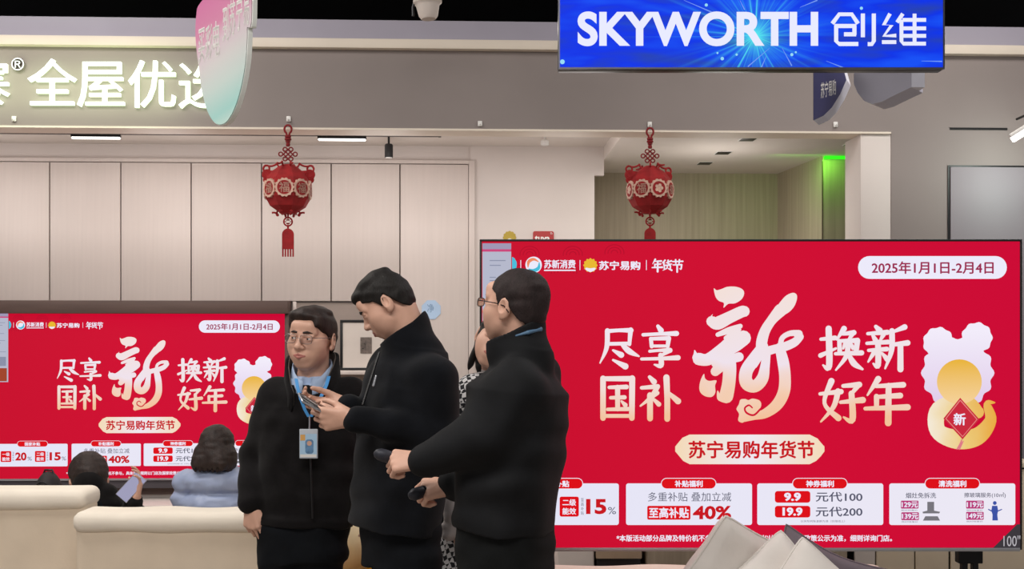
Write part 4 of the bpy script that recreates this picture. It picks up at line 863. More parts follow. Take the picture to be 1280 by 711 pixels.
def limbs(v, J, fat=0.0, k=.02, arms=True, legs=True):
    """the bare body under the clothes, joint to joint"""
    xd = A_(J['R'] @ A_((1, 0, 0)))
    v.loft(J['hip'], A_(J['neck'])-A_(J['hip']), xd, [(-.06, .12, .09, 0), (0, .155, .105, 0), (.25, .14, .10, 0), (.55, .15, .105, 0), (.8, .135, .085, 0), (.93, .07, .06, 0), (1.02, .05, .05, 0)], 2.2, k)
    v.cap(J['neck'], J['headbase'], .062, .054, .025)
    for q in 'LR':
        v.cap(J['neck']-A_((0, 0, .06)), J['sh'+q]-A_((0, 0, .012)), .045, .045, .03)
        if arms: v.cap(J['sh'+q], J['el'+q], .050, .040, .015); v.cap(J['el'+q], J['wr'+q], .040, .027, .012)
        if legs: v.cap(J['hp'+q], J['kn'+q], .080, .055, .03); v.cap(J['kn'+q], J['an'+q], .052, .036, .02); v.cap(J['an'+q], A_(J['an'+q])+A_(J.get('toe', (0, -.13, 0)))+A_((0, 0, -.04)), .034, .028, .02)
def trousers(J, m, parent, base, vox=.008, flare=1.0, seed=0, pel=(.165, .118), th=.098):
    v = Vol(); hip = A_(J['hip']); xd = A_(J['R'] @ A_((1, 0, 0)))
    v.loft(hip-A_((0, 0, .14)), (0, 0, .30), xd, [(0, pel[0]*.93, pel[1]*.95, 0), (.5, pel[0], pel[1], 0), (1, pel[0]*.94, pel[1]*.93, 0)], 2.4, .03)
    for q in 'LR':
        a, kn, an = A_(J['hp'+q]), A_(J['kn'+q]), A_(J['an'+q]); v.cap(a, kn, th, .076*flare, .035); v.cap(kn, an, .075*flare, .066*flare, .03)
    v.half(A_((0, 0, min(J['anL'][2], J['anR'][2])-.045)), (0, 0, -1)); return v.mesh('trousers', vox, m, parent, base, folds(.0045, 1.2, seed))
def shoes(J, m, parent, base):
    for q in 'LR':
        an = A_(J['an'+q]); t = A_(J.get('toe', (0, -.13, 0))); t = t/np.linalg.norm(t); v = Vol(); fl = A_((an[0], an[1], 0))
        v.cap(fl-t*.05+A_((0, 0, .045)), fl+t*.16+A_((0, 0, .036)), .045, .036, .02); v.cap(fl+A_((0, 0, .05)), an, .048, .05, .02); v.half((0, 0, .004), (0, 0, -1)); v.mesh('shoe', .008, m, parent, base)
def jacket(J, m, parent, base, secs, sleeve=(.072, .060, .050), vox=.0062, amp=.005, seed=0, collar=None, name='jacket', cuffs='LR', shr=.066, hem=None, n=2.5, f=1.0, cut=(), k=.03, extra=None):
    v = Vol(); hip, nk = A_(J['hip']), A_(J['neck']); xd = A_(J['R'] @ A_((1, 0, 0)))
    v.loft(hip, nk-hip, xd, secs, n, .02)
    for q in 'LR':
        v.cap(nk+A_((0, 0, -.055)), A_(J['sh'+q])+A_((0, 0, -.004)), shr*.95, shr, .035)
        if 'sh'+q in J and q in cuffs:
            s_, e, w_ = A_(J['sh'+q]), A_(J['el'+q]), A_(J['wr'+q]); v.cap(s_, e, sleeve[0], sleeve[1], k); v.cap(e, w_-(w_-e)*.05, sleeve[1], sleeve[2], .02)
    if extra: extra(v)
    if collar:
        top, r0, r1, th = collar['top'], collar['r0'], collar['r1'], collar.get('th', .012); b = A_(collar['bot']); top = A_(top); v.cap(b, top, r0+th, r1+th, .02)
        v.cap(b-(top-b)*.3, top+(top-b)*.6, r0-.004, r1+.004, .004, 's')
        nn = A_(collar.get('n', top-b))
        v.half(top, nn)
    for p, nn in cut: v.half(p, nn)
    return v.mesh(name, vox, m, parent, base, folds(amp, f, seed))
# ---------------------------------------------------------------- the people
BLKJ = mat('black_wool_jacket', '141213', .9, var=.25, scale=25, bump=.05, bscale=180, sheen=.05, spec=.15); NAVJ = mat('blue_black_coat', '0f1116', .9, var=.2, scale=20, bump=.05, bscale=160, sheen=.05, spec=.15)
BLK3 = mat('black_soft_jacket', '121316', .8, var=.2, scale=18, bump=.04, bscale=120, spec=.25); TROU = mat('dark_trouser_cloth', '0f1217', .9, var=.2, scale=20, bump=.08, bscale=200, spec=.2)
TROG = mat('charcoal_trouser_cloth', '141617', .9, var=.2, scale=20, bump=.08, bscale=200, spec=.2); SHOE = mat('black_leather', '0e0d0d', .35, var=.1); SHIRT = mat('pale_blue_shirt', '9fb2cf', .8, var=.08, bump=.05); LINING = mat('taupe_lining', '5a514c', .85, var=.1)
STRAP = mat('blue_strap', '3f8fd0', .6, var=.08); RIM = mat('dark_metal_rim', '2a2024', .3, .6, var=0); RIMG = mat('thin_grey_rim', '8a807c', .3, .8, var=0)
def glassm():
    m = mat('clear_lens', 'ffffff', .05, var=0); nt = m.node_tree; N = nt.nodes; L = nt.links
    g = N.new('ShaderNodeBsdfGlossy'); g.inputs['Roughness'].default_value = .03; t = N.new('ShaderNodeBsdfTransparent'); t.inputs[0].default_value = (.93, .93, .95, 1)
    fr = N.new('ShaderNodeFresnel'); fr.inputs[0].default_value = 1.35; mx = N.new('ShaderNodeMixShader'); L.new(fr.outputs[0], mx.inputs[0]); L.new(t.outputs[0], mx.inputs[1]); L.new(g.outputs[0], mx.inputs[2])
    L.new(mx.outputs[0], N['Material Output'].inputs[0]); return m
LENS = glassm()
def glasses(T, s, parent, base, m, r=.0014, wide=.0235, tall=.0165, ear=.012):
    bm = bmesh.new(); b = Vector(base); pt = lambda p: Vector(T(p))-b
    lens = []
    for q in (1, -1):
        ring = []
        for a in np.linspace(0, 2*PI, 20, endpoint=False):
            c_, s_ = math.cos(a), math.sin(a); x = wide*abs(c_)**.6*(1 if c_ > 0 else -1); z = tall*abs(s_)**.6*(1 if s_ > 0 else -1)
            ring.append(pt((q*.0325+x, -.112+.22*max(0, abs(q*.0325+x)-.03), .002+z)))
        tube(bm, ring, r*s, 6, True); lens.append(ring)
        tube(bm, [pt((q*.0555, -.104, .008)), pt((q*.070, -.085, .009)), pt((q*.0825, -.02, .008)), pt((q*.0845, ear, .004)), pt((q*.083, ear+.02, -.014))], r*1.2*s, 6)
    tube(bm, [pt((.009, -.112, .004)), pt((0, -.1165, .006)), pt((-.009, -.112, .004))], r*s, 6)
    g = bobj('glasses', bm, m, parent, 60)
    for ring in lens: pyd('lens', ring, [tuple(range(len(ring)))], LENS, g)
VP = lambda *a: A_(P(*a))
def person(label, loc): return thing('person', label, 'person', loc)
def put(J, **kw):
    for k_, v_ in kw.items(): J[k_] = np.array(v_) if not isinstance(v_, np.ndarray) else v_
    return J
# ---- left man: black jacket, facing us, looking to the left
D1 = 4.25; b1 = Vector((P(384, 600, D1).x, D1, 0)); m1 = person('man in black jacket and glasses with blue lanyard, standing left, looking aside', b1)
R1 = rot(-19, 2, 4); s1 = 1.01; c1 = VP(391, 423, D1); v = Vol()
J = dict(R=rot(-6), hip=A_(P(381, 652, D1)), neck=A_(P(391, 476, D1+.03)), shL=A_(P(346, 496, D1+.02)), shR=A_(P(437, 495, D1+.02)), elL=A_(P(320, 572, D1+.05)), elR=A_(P(458, 572, D1+.05)), wrL=A_(P(314, 629, D1-.06)), wrR=A_(P(474, 622, D1-.0)),
         hpL=A_(P(355, 660, D1)), hpR=A_(P(400, 660, D1)), knL=A_((P(350, 0, D1).x, D1, .46)), knR=A_((P(400, 0, D1).x, D1, .46)), anL=A_((P(348, 0, D1).x, D1+.02, .09)), anR=A_((P(402, 0, D1).x, D1+.02, .09)))
T = head(v, c1, R1, s1); J['headbase'] = T((0, .018, -.05)); limbs(v, J)
hand(v, J['wrL'], (.06, -.08, -1), (.45, .9, .1), (.9, -.45, 0), (30, 45, 30), (.85, .42, .1), .95); hand(v, J['wrR'], (-.05, -.1, -1), (-.9, .2, 0), (-.2, -1, 0), (20, 35, 25), (.8, .4, .3), .95)
v.mesh('body', .0042, SKIN, m1, b1, None, (c1-.115, c1+A_((.115, .115, .13)), .0022))
eyes(T, R1, s1, m1, b1, look=-.004); brows(T, s1, m1, b1, HAIRB); lips(T, R1, s1, m1, b1)
hair(T, R1, s1, c1, [(-.13, .072), (-.085, .060), (-.06, .040), (-.035, .022), (-.012, -.002), (.012, .010), (.03, -.02), (.06, -.055), (.12, -.07)], HAIRB, m1, b1, .008, [((-.012, -.056, .088), (.058, .036, .024)), ((.05, -.035, .062), (.026, .045, .04)), ((-.05, -.03, .06), (.025, .045, .04)), ((0, .0, .10), (.065, .07, .022))], rough=.006)
glasses(T, s1, m1, b1, RIMG, .0011)
put(J, )
v = Vol(); nk = J['neck']; v.cap(nk+A_((0, 0, -.05)), nk+A_((-.004, -.006, .045)), .082, .070, .02); v.loft(J['hip']+A_((0, 0, .2)), nk-J['hip']-A_((0, 0, .2)), J['R'] @ A_((1, 0, 0)), [(0, .15, .11, 0), (.8, .16, .112, 0), (1, .10, .09, 0)], 2.3, .02)
v.cap(nk-A_((0, 0, .02)), nk+A_((0, 0, .14)), .060, .058, .004, 's'); v.cap(nk+A_((-.006, -.085, .0)), nk+A_((-.006, -.085, .1)), .016, .045, .004, 's'); v.half(nk+A_((0, 0, .022)), (0, -.05, 1)); v.mesh('shirt', .005, SHIRT, m1, b1)
jacket(J, BLKJ, m1, b1, [(-.02, .180, .128, 0), (.03, .186, .134, 0), (.06, .180, .128, 0), (.3, .188, .134, 0), (.6, .190, .136, 0), (.8, .180, .130, 0), (.92, .125, .108, 0), (1.0, .085, .09, 0)], (.070, .062, .050), amp=.0045, seed=1,
       extra=lambda v: (v.cap(nk+A_((0, -.006, -.03)), nk+A_((0, 0, .12)), .087, .092, .006, 's'), v.cap(nk+A_((-.004, -.14, .05)), nk+A_((-.002, -.16, -.055)), .058, .030, .008, 's')))
def band(name, m_, prof, thick, dr=0, dz=0, lim=158, n=40, parent=m1, base=b1):
    """a strip of cloth standing round the neck; prof rows are (degrees from the nape, row low, row high, radius low, radius high)"""
    V, Fc = [], []; pr = A_(prof)
    for i in range(n+1):
        ph = -lim+2*lim*i/n; aa = abs(ph); zl, zh, rl, rh = [np.interp(aa, pr[:, 0], pr[:, j]) for j in (1, 2, 3, 4)]; sx, cy = math.sin(math.radians(ph)), math.cos(math.radians(ph))
        for f in (0, .35, .7, 1): z_ = EYE-((zl+(zh-zl)*f)-HY)/F*D1+dz*f; r_ = rl+(rh-rl)*f+dr; V.append(Vector((nk[0]+r_*sx, nk[1]+r_*cy, z_))-Vector(base))
    for i in range(n):
        for j in range(3): Fc.append((4*i+j, 4*i+4+j, 4*i+5+j, 4*i+1+j))
    o = pyd(name, V, Fc, m_, parent, True); sm = o.modifiers.new('solid', 'SOLIDIFY'); sm.thickness = thick; sm.offset = 0; return o
band('jacket_collar', BLKJ, [(0, 478, 438, .098, .092), (60, 482, 441, .102, .094), (100, 490, 449, .106, .096), (130, 498, 464, .118, .108), (158, 512, 490, .142, .138)], .010)
band('collar_lining', LINING, [(0, 478, 438, .098, .092), (60, 482, 441, .102, .094), (100, 490, 449, .106, .096), (130, 498, 464, .118, .108), (158, 512, 490, .142, .138)], .003, -.009, .002)
band('shirt_collar', SHIRT, [(0, 476, 446, .075, .069), (80, 480, 450, .080, .070), (130, 486, 462, .100, .080), (170, 492, 476, .125, .108)], .004, lim=171)
bobj('zip', tube(bmesh.new(), [P(386+q*.6, 512+q*17, D1-.148-.006*math.sin(q*.5))-b1 for q in range(9)], .0035, 6), BLK, m1, 60)
trousers(J, TROU, m1, b1, seed=2); shoes(J, SHOE, m1, b1)
# lanyard and badge he wears
lb = P(386, 573, D1-.17); bd = thing('name_badge', 'name badge with blue photo card on a blue lanyard, worn by the left man', 'badge', lb)
yF = lambda y: D1-.165+.10*max(0, (500-y)/45)**1.3
def strap(pts, w_):
    V, Fc = [], []
    for x, y in pts: V += [P(x-w_, y, yF(y))-lb, P(x+w_, y, yF(y))-lb]
    n = len(V)//2; V += [q+Vector((0, .003, 0)) for q in V]; Fc = [(2*i, 2*i+1, 2*i+3, 2*i+2) for i in range(n-1)]+[(2*n+2*i, 2*n+2*i+2, 2*n+2*i+3, 2*n+2*i+1) for i in range(n-1)]+[(2*i, 2*i+2, 2*n+2*i+2, 2*n+2*i) for i in range(n-1)]+[(2*i+1, 2*n+2*i+1, 2*n+2*i+3, 2*i+3) for i in range(n-1)]
    return pyd('strap', V, Fc, STRAP, bd)
strap([(370, 473), (372, 484), (376, 499), (381, 512), (386, 521)], 2.0); strap([(411, 470), (408, 481), (402, 494), (395, 508), (388.5, 521)], 2.2)
kx = D1/F
bobj('clip', tube(bmesh.new(), [P(387, 520, D1-.165)-lb, P(387, 530, D1-.168)-lb, P(386.5, 540, D1-.17)-lb], .003, 8), STEEL, bd, 60)
box('holder', (-.034, -.004, .0), (.033, .002, .108), mat('clear_holder', 'b9bfc8', .2, var=.05), bd, bev=.004)
cd = box('card', (-.031, -.0052, .004), (.030, -.0035, .090), mat('pale_blue_card', 'a9cbe6', .5, var=.05), bd, bev=0)
V, Fc = rrect(-.012, .018, .018, .070, .01); pyd('photo', [(x, -.0056, y) for x, y in V], Fc, mat('blue_grey_photo', '5f87ad', .5, var=.3, scale=60), cd); V, Fc = disc2d(.003, .056, .009, 16); pyd('photo_face', [(x, -.0060, y) for x, y in V], Fc, SKIN, cd)
V, Fc = rrect(-.030, .066, -.012, .088, .001); pyd('badge_mark', [(x, -.0056, y) for x, y in V], Fc, mat('orange_print', 'dba65f', .5, var=.05), cd); V, Fc = rrect(-.030, .005, .029, .016, .001); pyd('name_strip', [(x, -.0056, y) for x, y in V], Fc, WHPLA, cd)
# ---- middle man: high collar coat, profile to the left, reading a phone
D2 = 3.75; b2 = Vector((P(500, 600, D2).x, D2, 0)); m2 = person('tall man in blue black high collar coat, profile, looking down at phone', b2)
R2 = rot(-92, 36, 0); s2 = .925; c2 = VP(484, 380, D2); v = Vol(); Rb = rot(-55)
J = dict(R=Rb, hip=A_(P(493, 655, D2)), neck=A_(P(519, 438, D2+.01)), shL=A_(P(541, 474, D2-.13)), shR=A_(P(490, 461, D2+.13)), elL=A_(P(549, 543, D2-.15)), elR=A_(P(485, 545, D2+.12)), wrL=A_(P(440, 523, D2-.20)), wrR=A_(P(433, 507, D2-.06)),
         hpL=A_(P(519, 664, D2-.05)), hpR=A_(P(494, 662, D2+.06)), toe=(-.11, -.07, 0)); 
for q, x, dy in (('L', 525, -.06), ('R', 500, .06)): J['kn'+q] = A_((P(x, 0, D2).x, D2+dy, .48)); J['an'+q] = A_((P(x+3, 0, D2).x, D2+dy, .09))
T = head(v, c2, R2, s2, .0024, .005); J['headbase'] = T((0, .03, -.045)); limbs(v, J)
hand(v, J['wrL'], (-1, .0, -.02), (-.05, .95, .30), (.1, .25, 1), [(38, 50, 30), (42, 50, 30), (46, 50, 30), (48, 50, 30)], (.72, .35, .55), .98, tcurl=30)
hand(v, J['wrR'], (-1, -.12, -.06), (.1, -.75, .62), (.05, .45, .9), [(30, 45, 30), (36, 48, 30), (40, 50, 30), (44, 50, 30)], (.8, .35, .4), .98)
v.mesh('body', .0042, SKIN, m2, b2, None, (c2-.115, c2+A_((.115, .115, .13)), .0022))
eyes(T, R2, s2, m2, b2); brows(T, s2, m2, b2, HAIRM, .0048); lips(T, R2, s2, m2, b2)
hair(T, R2, s2, c2, [(-.14, .060), (-.10, .058), (-.075, .056), (-.05, .040), (-.03, .026), (-.012, -.004), (.004, .006), (.016, .030), (.032, .0), (.055, -.045), (.085, -.078), (.13, -.085)], HAIRM, m2, b2, .008, [((0, -.066, .080), (.056, .034, .026)), ((0, .01, .100), (.06, .07, .026))], rough=.004)
jacket(J, NAVJ, m2, b2, [(-.02, .176, .132, 0), (.05, .178, .134, 0), (.3, .184, .140, 0), (.6, .196, .145, 0), (.78, .192, .142, 0), (.9, .155, .125, 0), (1.0, .105, .10, 0)], (.068, .060, .043), amp=.0045, seed=3, k=.06, shr=.074, vox=.0048,
       collar=dict(bot=P(521, 452, D2), top=P(503, 409, D2), r0=.078, r1=.072, th=.020, n=(-.40, -.05, .55)))
bobj('zip', tube(bmesh.new(), [P(474-i*3.4, 440+i*11, D2-.105-.011*i)-b2 for i in range(7)], .004, 6), BLK, m2, 60)
v = Vol(); v.cap(P(470, 470, D2-.155), P(467, 482, D2-.160), .004, .005); v.mesh('zip_pull', .0022, STEEL, m2, b2)
trousers(J, TROU, m2, b2, seed=4, pel=(.135, .105), th=.088); shoes(J, SHOE, m2, b2)
# the phone in his hands
pc = P(397, 508, D2-.19); ph = thing('phone', 'silver edged dark phone held by the middle man in both hands', 'phone', pc)
ux = Vector((.62, .42, -.40)).normalized(); nz = Vector((.55, -.10, .80)); nz = (nz-ux*nz.dot(ux)).normalized(); uy = nz.cross(ux); PM = Matrix((ux, uy, nz)).transposed().to_4x4()
bobj('case', bx(bmesh.new(), (-.068, -.034, -.004), (.068, .034, .003), .003, M=PM), STEEL, ph, 40); bobj('screen', bx(bmesh.new(), (-.065, -.032, .003), (.065, .032, .0042), .0005, M=PM), mat('dark_glass', '20242c', .1, var=0), ph, 40); bobj('camera_bump', bx(bmesh.new(), (-.062, -.030, -.0065), (-.035, -.005, -.004), .001, M=PM), BLK, ph, 40)
# ---- right man: seen from behind his left side, two microphones
D3 = 3.25; b3 = Vector((P(636, 600, D3).x, D3, 0)); m3 = person('man in black jacket and glasses seen from behind, holding two microphones', b3)
R3 = rot(-124, -8, 0); s3 = .95; c3 = VP(645, 384, D3); v = Vol(); Rb = rot(-114)
J = dict(R=Rb, hip=A_(P(631, 655, D3)), neck=A_(P(654, 440, D3)), shL=A_(P(643, 485, D3-.13)), shR=A_(P(669, 470, D3+.12)), elL=A_(P(601, 546, D3-.16)), elR=A_(P(632, 575, D3+.17)), wrL=A_(P(529, 576, D3-.10)), wrR=A_(P(567, 608, D3+.02)),
         hpL=A_(P(622, 662, D3-.06)), hpR=A_(P(650, 662, D3+.07)), toe=(-.12, .05, 0))
for q, x, dy in (('L', 622, -.07), ('R', 650, .07)): J['kn'+q] = A_((P(x, 0, D3).x, D3+dy, .47)); J['an'+q] = A_((P(x, 0, D3).x, D3+dy, .09))
T = head(v, c3, R3, s3); J['headbase'] = T((0, .03, -.05)); limbs(v, J)
hand(v, J['wrL'], (-1, .12, -.02), (.15, .75, -.62), (-.1, .62, .78), [(62, 82, 50)]*4, (.62, .45, .55), .92, tcurl=45)
hand(v, J['wrR'], (-1, .0, -.10), (.0, .72, -.70), (-.15, .7, .7), [(50, 75, 45), (58, 80, 45), (62, 80, 45), (64, 80, 45)], (.65, .35, .2), .94, tcurl=40)
v.mesh('body', .0042, SKIN, m3, b3, None, (c3-.115, c3+A_((.115, .115, .13)), .0022))
eyes(T, R3, s3, m3, b3); brows(T, s3, m3, b3, HAIRG); lips(T, R3, s3, m3, b3)
hair(T, R3, s3, c3, [(-.14, .075), (-.085, .066), (-.055, .05), (-.03, .032), (-.018, .0), (-.004, .004), (.008, .030), (.026, .004), (.05, -.03), (.08, -.048), (.13, -.052)], HAIRG, m3, b3, .006, [((0, .035, .055), (.076, .062, .056))], rough=.003)
glasses(T, s3, m3, b3, RIM, .0014, .0215, .0130)
jacket(J, BLK3, m3, b3, [(-.02, .180, .128, 0), (.03, .182, .132, 0), (.3, .186, .136, 0), (.6, .188, .138, 0), (.78, .182, .132, 0), (.9, .098, .086, 0), (1.0, .074, .074, 0)], (.076, .068, .052), amp=.005, seed=6, shr=.058, k=.05, vox=.0048,
       collar=dict(bot=P(653, 454, D3), top=P(644, 414, D3), r0=.074, r1=.072, th=.018, n=(-.36, .10, .9)))
v = Vol(); p0, p1, p2 = A_(P(645, 419.5, D3-.085)), A_(P(660, 415.5, D3-.082)), A_(P(675, 411.5, D3-.045)); v.cap(p0, p1, .003, .0055, .003); v.cap(p1, p2, .0055, .008, .003); v.mesh('lanyard_strap', .0025, mat('grey_blue_strap', '4f708f', .6, var=.05), m3, b3)
trousers(J, TROG, m3, b3, seed=7, pel=(.165, .13)); shoes(J, SHOE, m3, b3)
MICB = mat('microphone_grey', '2d2f38', .5, .3, var=.15, scale=80, bump=.1, bscale=400)
def mic(a, b, label):
    a, b = Vector(a), Vector(b); t = thing('microphone', label, 'microphone', a); d = (b-a); L = d.length; M = d.to_track_quat('Z', 'Y').to_matrix().to_4x4()
    bobj('handle', lathe(bmesh.new(), [(.010, 0), (.0125, .01), (.014, L*.55), (.016, L-.05), (.016, L-.045)], M), BLK, t, 40)
    bobj('grille', lathe(bmesh.new(), [(.015, L-.045), (.0175, L-.036), (.0185, L-.02), (.0175, L-.006), (.012, L+.006), (.004, L+.011)], M), MICB, t, 60)
    bobj('ring', lathe(bmesh.new(), [(.016, L-.049), (.0175, L-.045), (.0175, L-.040), (.016, L-.037)], M), DKMETAL, t, 40)
mic(P(540, 586, D3-.02), P(472, 567, D3-.065), 'grey headed microphone pointing left in the upper hand of the right man')
mic(P(560, 603, D3+.08), P(515, 619, D3-.01), 'black microphone in the lower hand of the right man')
# ---- woman behind the right man
D4 = 4.08; b4 = Vector((P(600, 600, D4).x, D4, 0)); m4 = person('smiling woman with dark hair and houndstooth coat, mostly behind the right man', b4)
R4 = rot(-4, -4, 22); s4 = .96; c4 = VP(623, 425, D4); v = Vol()
J = dict(R=rot(-10), hip=A_(P(597, 640, D4)), neck=A_(P(625, 470, D4+.03)), shL=A_(P(590, 490, D4)), shR=A_(P(660, 490, D4+.05)), elL=A_(P(552, 538, D4-.02)), elR=A_(P(668, 560, D4+.05)), wrL=A_(P(570, 655, D4-.17)), wrR=A_(P(655, 600, D4-.05)),
         hpL=A_(P(578, 665, D4)), hpR=A_(P(618, 665, D4)))
for q, x in (('L', 576), ('R', 622)): J['kn'+q] = A_((P(x, 0, D4).x, D4, .45)); J['an'+q] = A_((P(x, 0, D4).x, D4, .09))
T = head(v, c4, R4, s4); J['headbase'] = T((0, .02, -.05)); limbs(v, J, k=.015)
hand(v, J['wrL'], (.1, -.05, -1), (.9, .2, 0), (.2, -1, 0), (25, 40, 30), (.8, .4, .3), .85); hand(v, J['wrR'], (-.1, -.4, -1), (-.9, .2, 0), (-.2, -1, 0), (20, 35, 25), (.8, .4, .3), .85)
v.mesh('body', .0045, SKIN, m4, b4, None, (c4-.1, c4+A_((.1, .1, .12)), .0022)); eyes(T, R4, s4, m4, b4); brows(T, s4, m4, b4, HAIRM, .003); lips(T, R4, s4, m4, b4)
hair(T, R4, s4, c4, [(-.14, .07), (-.085, .055), (-.06, .03), (-.045, -.02), (-.03, -.11), (.0, -.15), (.12, -.16)], HAIRM, m4, b4, .007, [((.070, .0, -.06), (.022, .042, .11)), ((-.064, .004, -.05), (.016, .038, .10)), ((0, .07, -.05), (.07, .035, .11))])
def hound():
    m = mat('houndstooth_cloth', 'e0dede', .85, var=0, bump=.1, bscale=200); nt = m.node_tree; N = nt.nodes; L = nt.links
    tc = N.new('ShaderNodeTexCoord'); mp = N.new('ShaderNodeMapping'); mp.inputs['Rotation'].default_value = (0, math.radians(20), 0); L.new(tc.outputs['Object'], mp.inputs[0])
    ck = N.new('ShaderNodeTexChecker'); ck.inputs['Scale'].default_value = 62; ck.inputs['Color1'].default_value = lin('d9d7d8')+(1,); ck.inputs['Color2'].default_value = lin('1b1b20')+(1,)
    nz = N.new('ShaderNodeTexNoise'); nz.inputs['Scale'].default_value = 30; vm = N.new('ShaderNodeVectorMath'); vm.operation = 'SCALE'; vm.inputs['Scale'].default_value = .02
    L.new(mp.outputs[0], nz.inputs['Vector']); L.new(nz.outputs['Color'], vm.inputs[0]); ad = N.new('ShaderNodeVectorMath'); L.new(mp.outputs[0], ad.inputs[0]); L.new(vm.outputs[0], ad.inputs[1]); L.new(ad.outputs[0], ck.inputs['Vector'])
    L.new(ck.outputs[0], N['Principled BSDF'].inputs['Base Color']); return m
HND = hound(); WBL = mat('white_blouse_cloth', 'd8cfce', .8, var=.04, bump=.1, bscale=40)
v = Vol(); v.loft(J['hip']-A_((0, 0, .26)), J['neck']-J['hip']+A_((0, 0, .26)), (1, 0, 0), [(0, .20, .16, 0), (.35, .165, .13, 0), (.55, .150, .12, 0), (.8, .165, .12, 0), (.93, .11, .09, 0), (1, .07, .07, 0)], 2.3, .02)
for q in 'LR': v.cap(J['neck']-A_((0, 0, .05)), J['sh'+q], .055, .058, .03); v.cap(J['sh'+q], J['el'+q], .062, .062, .025)
v.mesh('coat', .0065, HND, m4, b4, folds(.004, 1, 8))
v = Vol()
for q in 'LR': v.cap(J['el'+q], J['wr'+q]+A_((0, 0, .03)), .050, .046, .02); v.cap(J['wr'+q]+A_((-.015, 0, -.02)), J['wr'+q]+A_((.015, 0, -.02)), .038, .038, .008)
v.mesh('blouse_sleeve', .005, WBL, m4, b4, folds(.004, 2.4, 9))
v = Vol(); v.cap(J['neck'], J['neck']+A_((0, 0, .04)), .072, .066, .02); v.cap(J['neck']-A_((0, 0, .02)), J['neck']+A_((0, 0, .14)), .057, .054, .004, 's'); v.half(J['neck']+A_((0, 0, .07)), (0, -.3, 1)); v.mesh('blouse_collar', .004, WBL, m4, b4)
trousers(J, TROU, m4, b4, seed=5, pel=(.14, .11)); shoes(J, SHOE, m4, b4)
# ---- seated woman in the pale blue puffer jacket
D6 = 5.72; b6 = Vector((P(272, 600, D6).x, D6, 0)); m6 = person('woman with long dark hair in pale blue puffer jacket, seated, back to us', b6)
R6 = rot(172, 14, 0); s6 = .95; c6 = VP(271, 561, D6); v = Vol()
def seated(x, Yb, pn, shw, D, nkz, toe=(0, .13, 0)):
    J = dict(R=rot(180), hip=A_((x, Yb, .52)), neck=A_((x, Yb+.06, nkz)), toe=toe)
    for q, sg_ in (('L', -1), ('R', 1)):
        J['sh'+q] = A_((x+sg_*shw, Yb+.04, nkz-.055)); J['hp'+q] = A_((x+sg_*.09, Yb+.04, .53)); J['kn'+q] = A_((x+sg_*.10, Yb+.46, .50)); J['an'+q] = A_((x+sg_*.10, Yb+.44, .09)); J['el'+q] = A_((x+sg_*(shw+.04), Yb+.08, nkz-.32)); J['wr'+q] = A_((x+sg_*.08, Yb+.30, nkz-.36))
    return J
J = seated(c6[0], D6, None, .155, D6, P(0, 590, D6).z); T = head(v, c6, R6, s6); J['headbase'] = T((0, .02, -.05)); limbs(v, J, k=.015)
for q, sd in (('L', 1), ('R', -1)): hand(v, J['wr'+q], (sd*.2, 1, -.1), (0, .1, -1), (sd, 0, 0), (15, 25, 20), (.7, .7, .1), .88)
v.mesh('body', .0055, SKIN, m6, b6); eyes(T, R6, s6, m6, b6)
hair(T, R6, s6, c6, [(-.14, .06), (-.085, .05), (-.06, .03), (-.045, -.03), (-.02, -.10), (.03, -.125), (.12, -.125)], HAIRB, m6, b6, .016, [((.085, .015, -.055), (.035, .06, .075)), ((-.085, .015, -.055), (.035, .06, .075)), ((0, .075, -.05), (.095, .045, .09)), ((.05, .08, -.085), (.05, .04, .06)), ((-.05, .08, -.085), (.05, .04, .06))], rough=.013, vox=.0045)
PUF = mat('pale_blue_puffer', '98a4c2', .45, var=.06, scale=12, bump=.12, bscale=45)
v = Vol()
for i, (z, rx, ry) in enumerate(((.44, .175, .135), (.56, .185, .145), (.685, .190, .145), (.80, .180, .135))):
    v.ell((c6[0], D6+.02, z), (rx, ry, .088), None, .012)
for q in 'LR':
    sh_, el_, wr_ = J['sh'+q], J['el'+q], J['wr'+q]
    for i in range(4): p_ = sh_+(el_-sh_)*(i/3); v.ell(p_, (.082, .082, .066), None, .014)
    for i in range(4): p_ = el_+(wr_-el_)*(i/3.6); v.ell(p_, (.066, .066, .060), None, .014)
v.cap(J['neck']-A_((0, 0, .05)), J['neck']+A_((0, 0, .03)), .10, .078, .02)
v.mesh('puffer_jacket', .007, PUF, m6, b6, folds(.003, 2.2, 3)); trousers(J, TROU, m6, b6, seed=1, pel=(.15, .12), vox=.01); shoes(J, SHOE, m6, b6)
# ---- hunched seated person in black holding up a phone
D7 = 5.98; b7 = Vector((P(112, 600, D7).x, D7, 0)); m7 = person('hunched person in black jacket, back to us, on the left sofa holding a phone', b7)
R7 = rot(205, 38, 0); s7 = 1.14; c7 = VP(111, 598, D7+.03); v = Vol()
J = seated(c7[0]+.01, D7, None, .13, D7, P(0, 622, D7).z); J['wrR'] = A_(P(170, 622, D7-.06)); J['elR'] = A_(P(158, 655, D7+.02)); J['shR'] = A_(P(130, 622, D7)); J['shL'] = A_(P(95, 622, D7+.05))
T = head(v, c7, R7, s7); J['headbase'] = T((0, .02, -.05)); limbs(v, J, k=.015)
hand(v, J['wrR'], (.22, .05, 1), (-.75, -.5, .2), (-.4, .9, 0), [(14, 30, 25), (18, 32, 25), (22, 34, 25), (26, 36, 25)], (.6, .75, .2), .95); hand(v, J['wrL'], (.1, 1, 0), (0, .1, -1), (1, 0, 0), (20, 35, 20), (.7, .7, .1), .95)
v.mesh('body', .0055, SKIN, m7, b7); eyes(T, R7, s7, m7, b7)
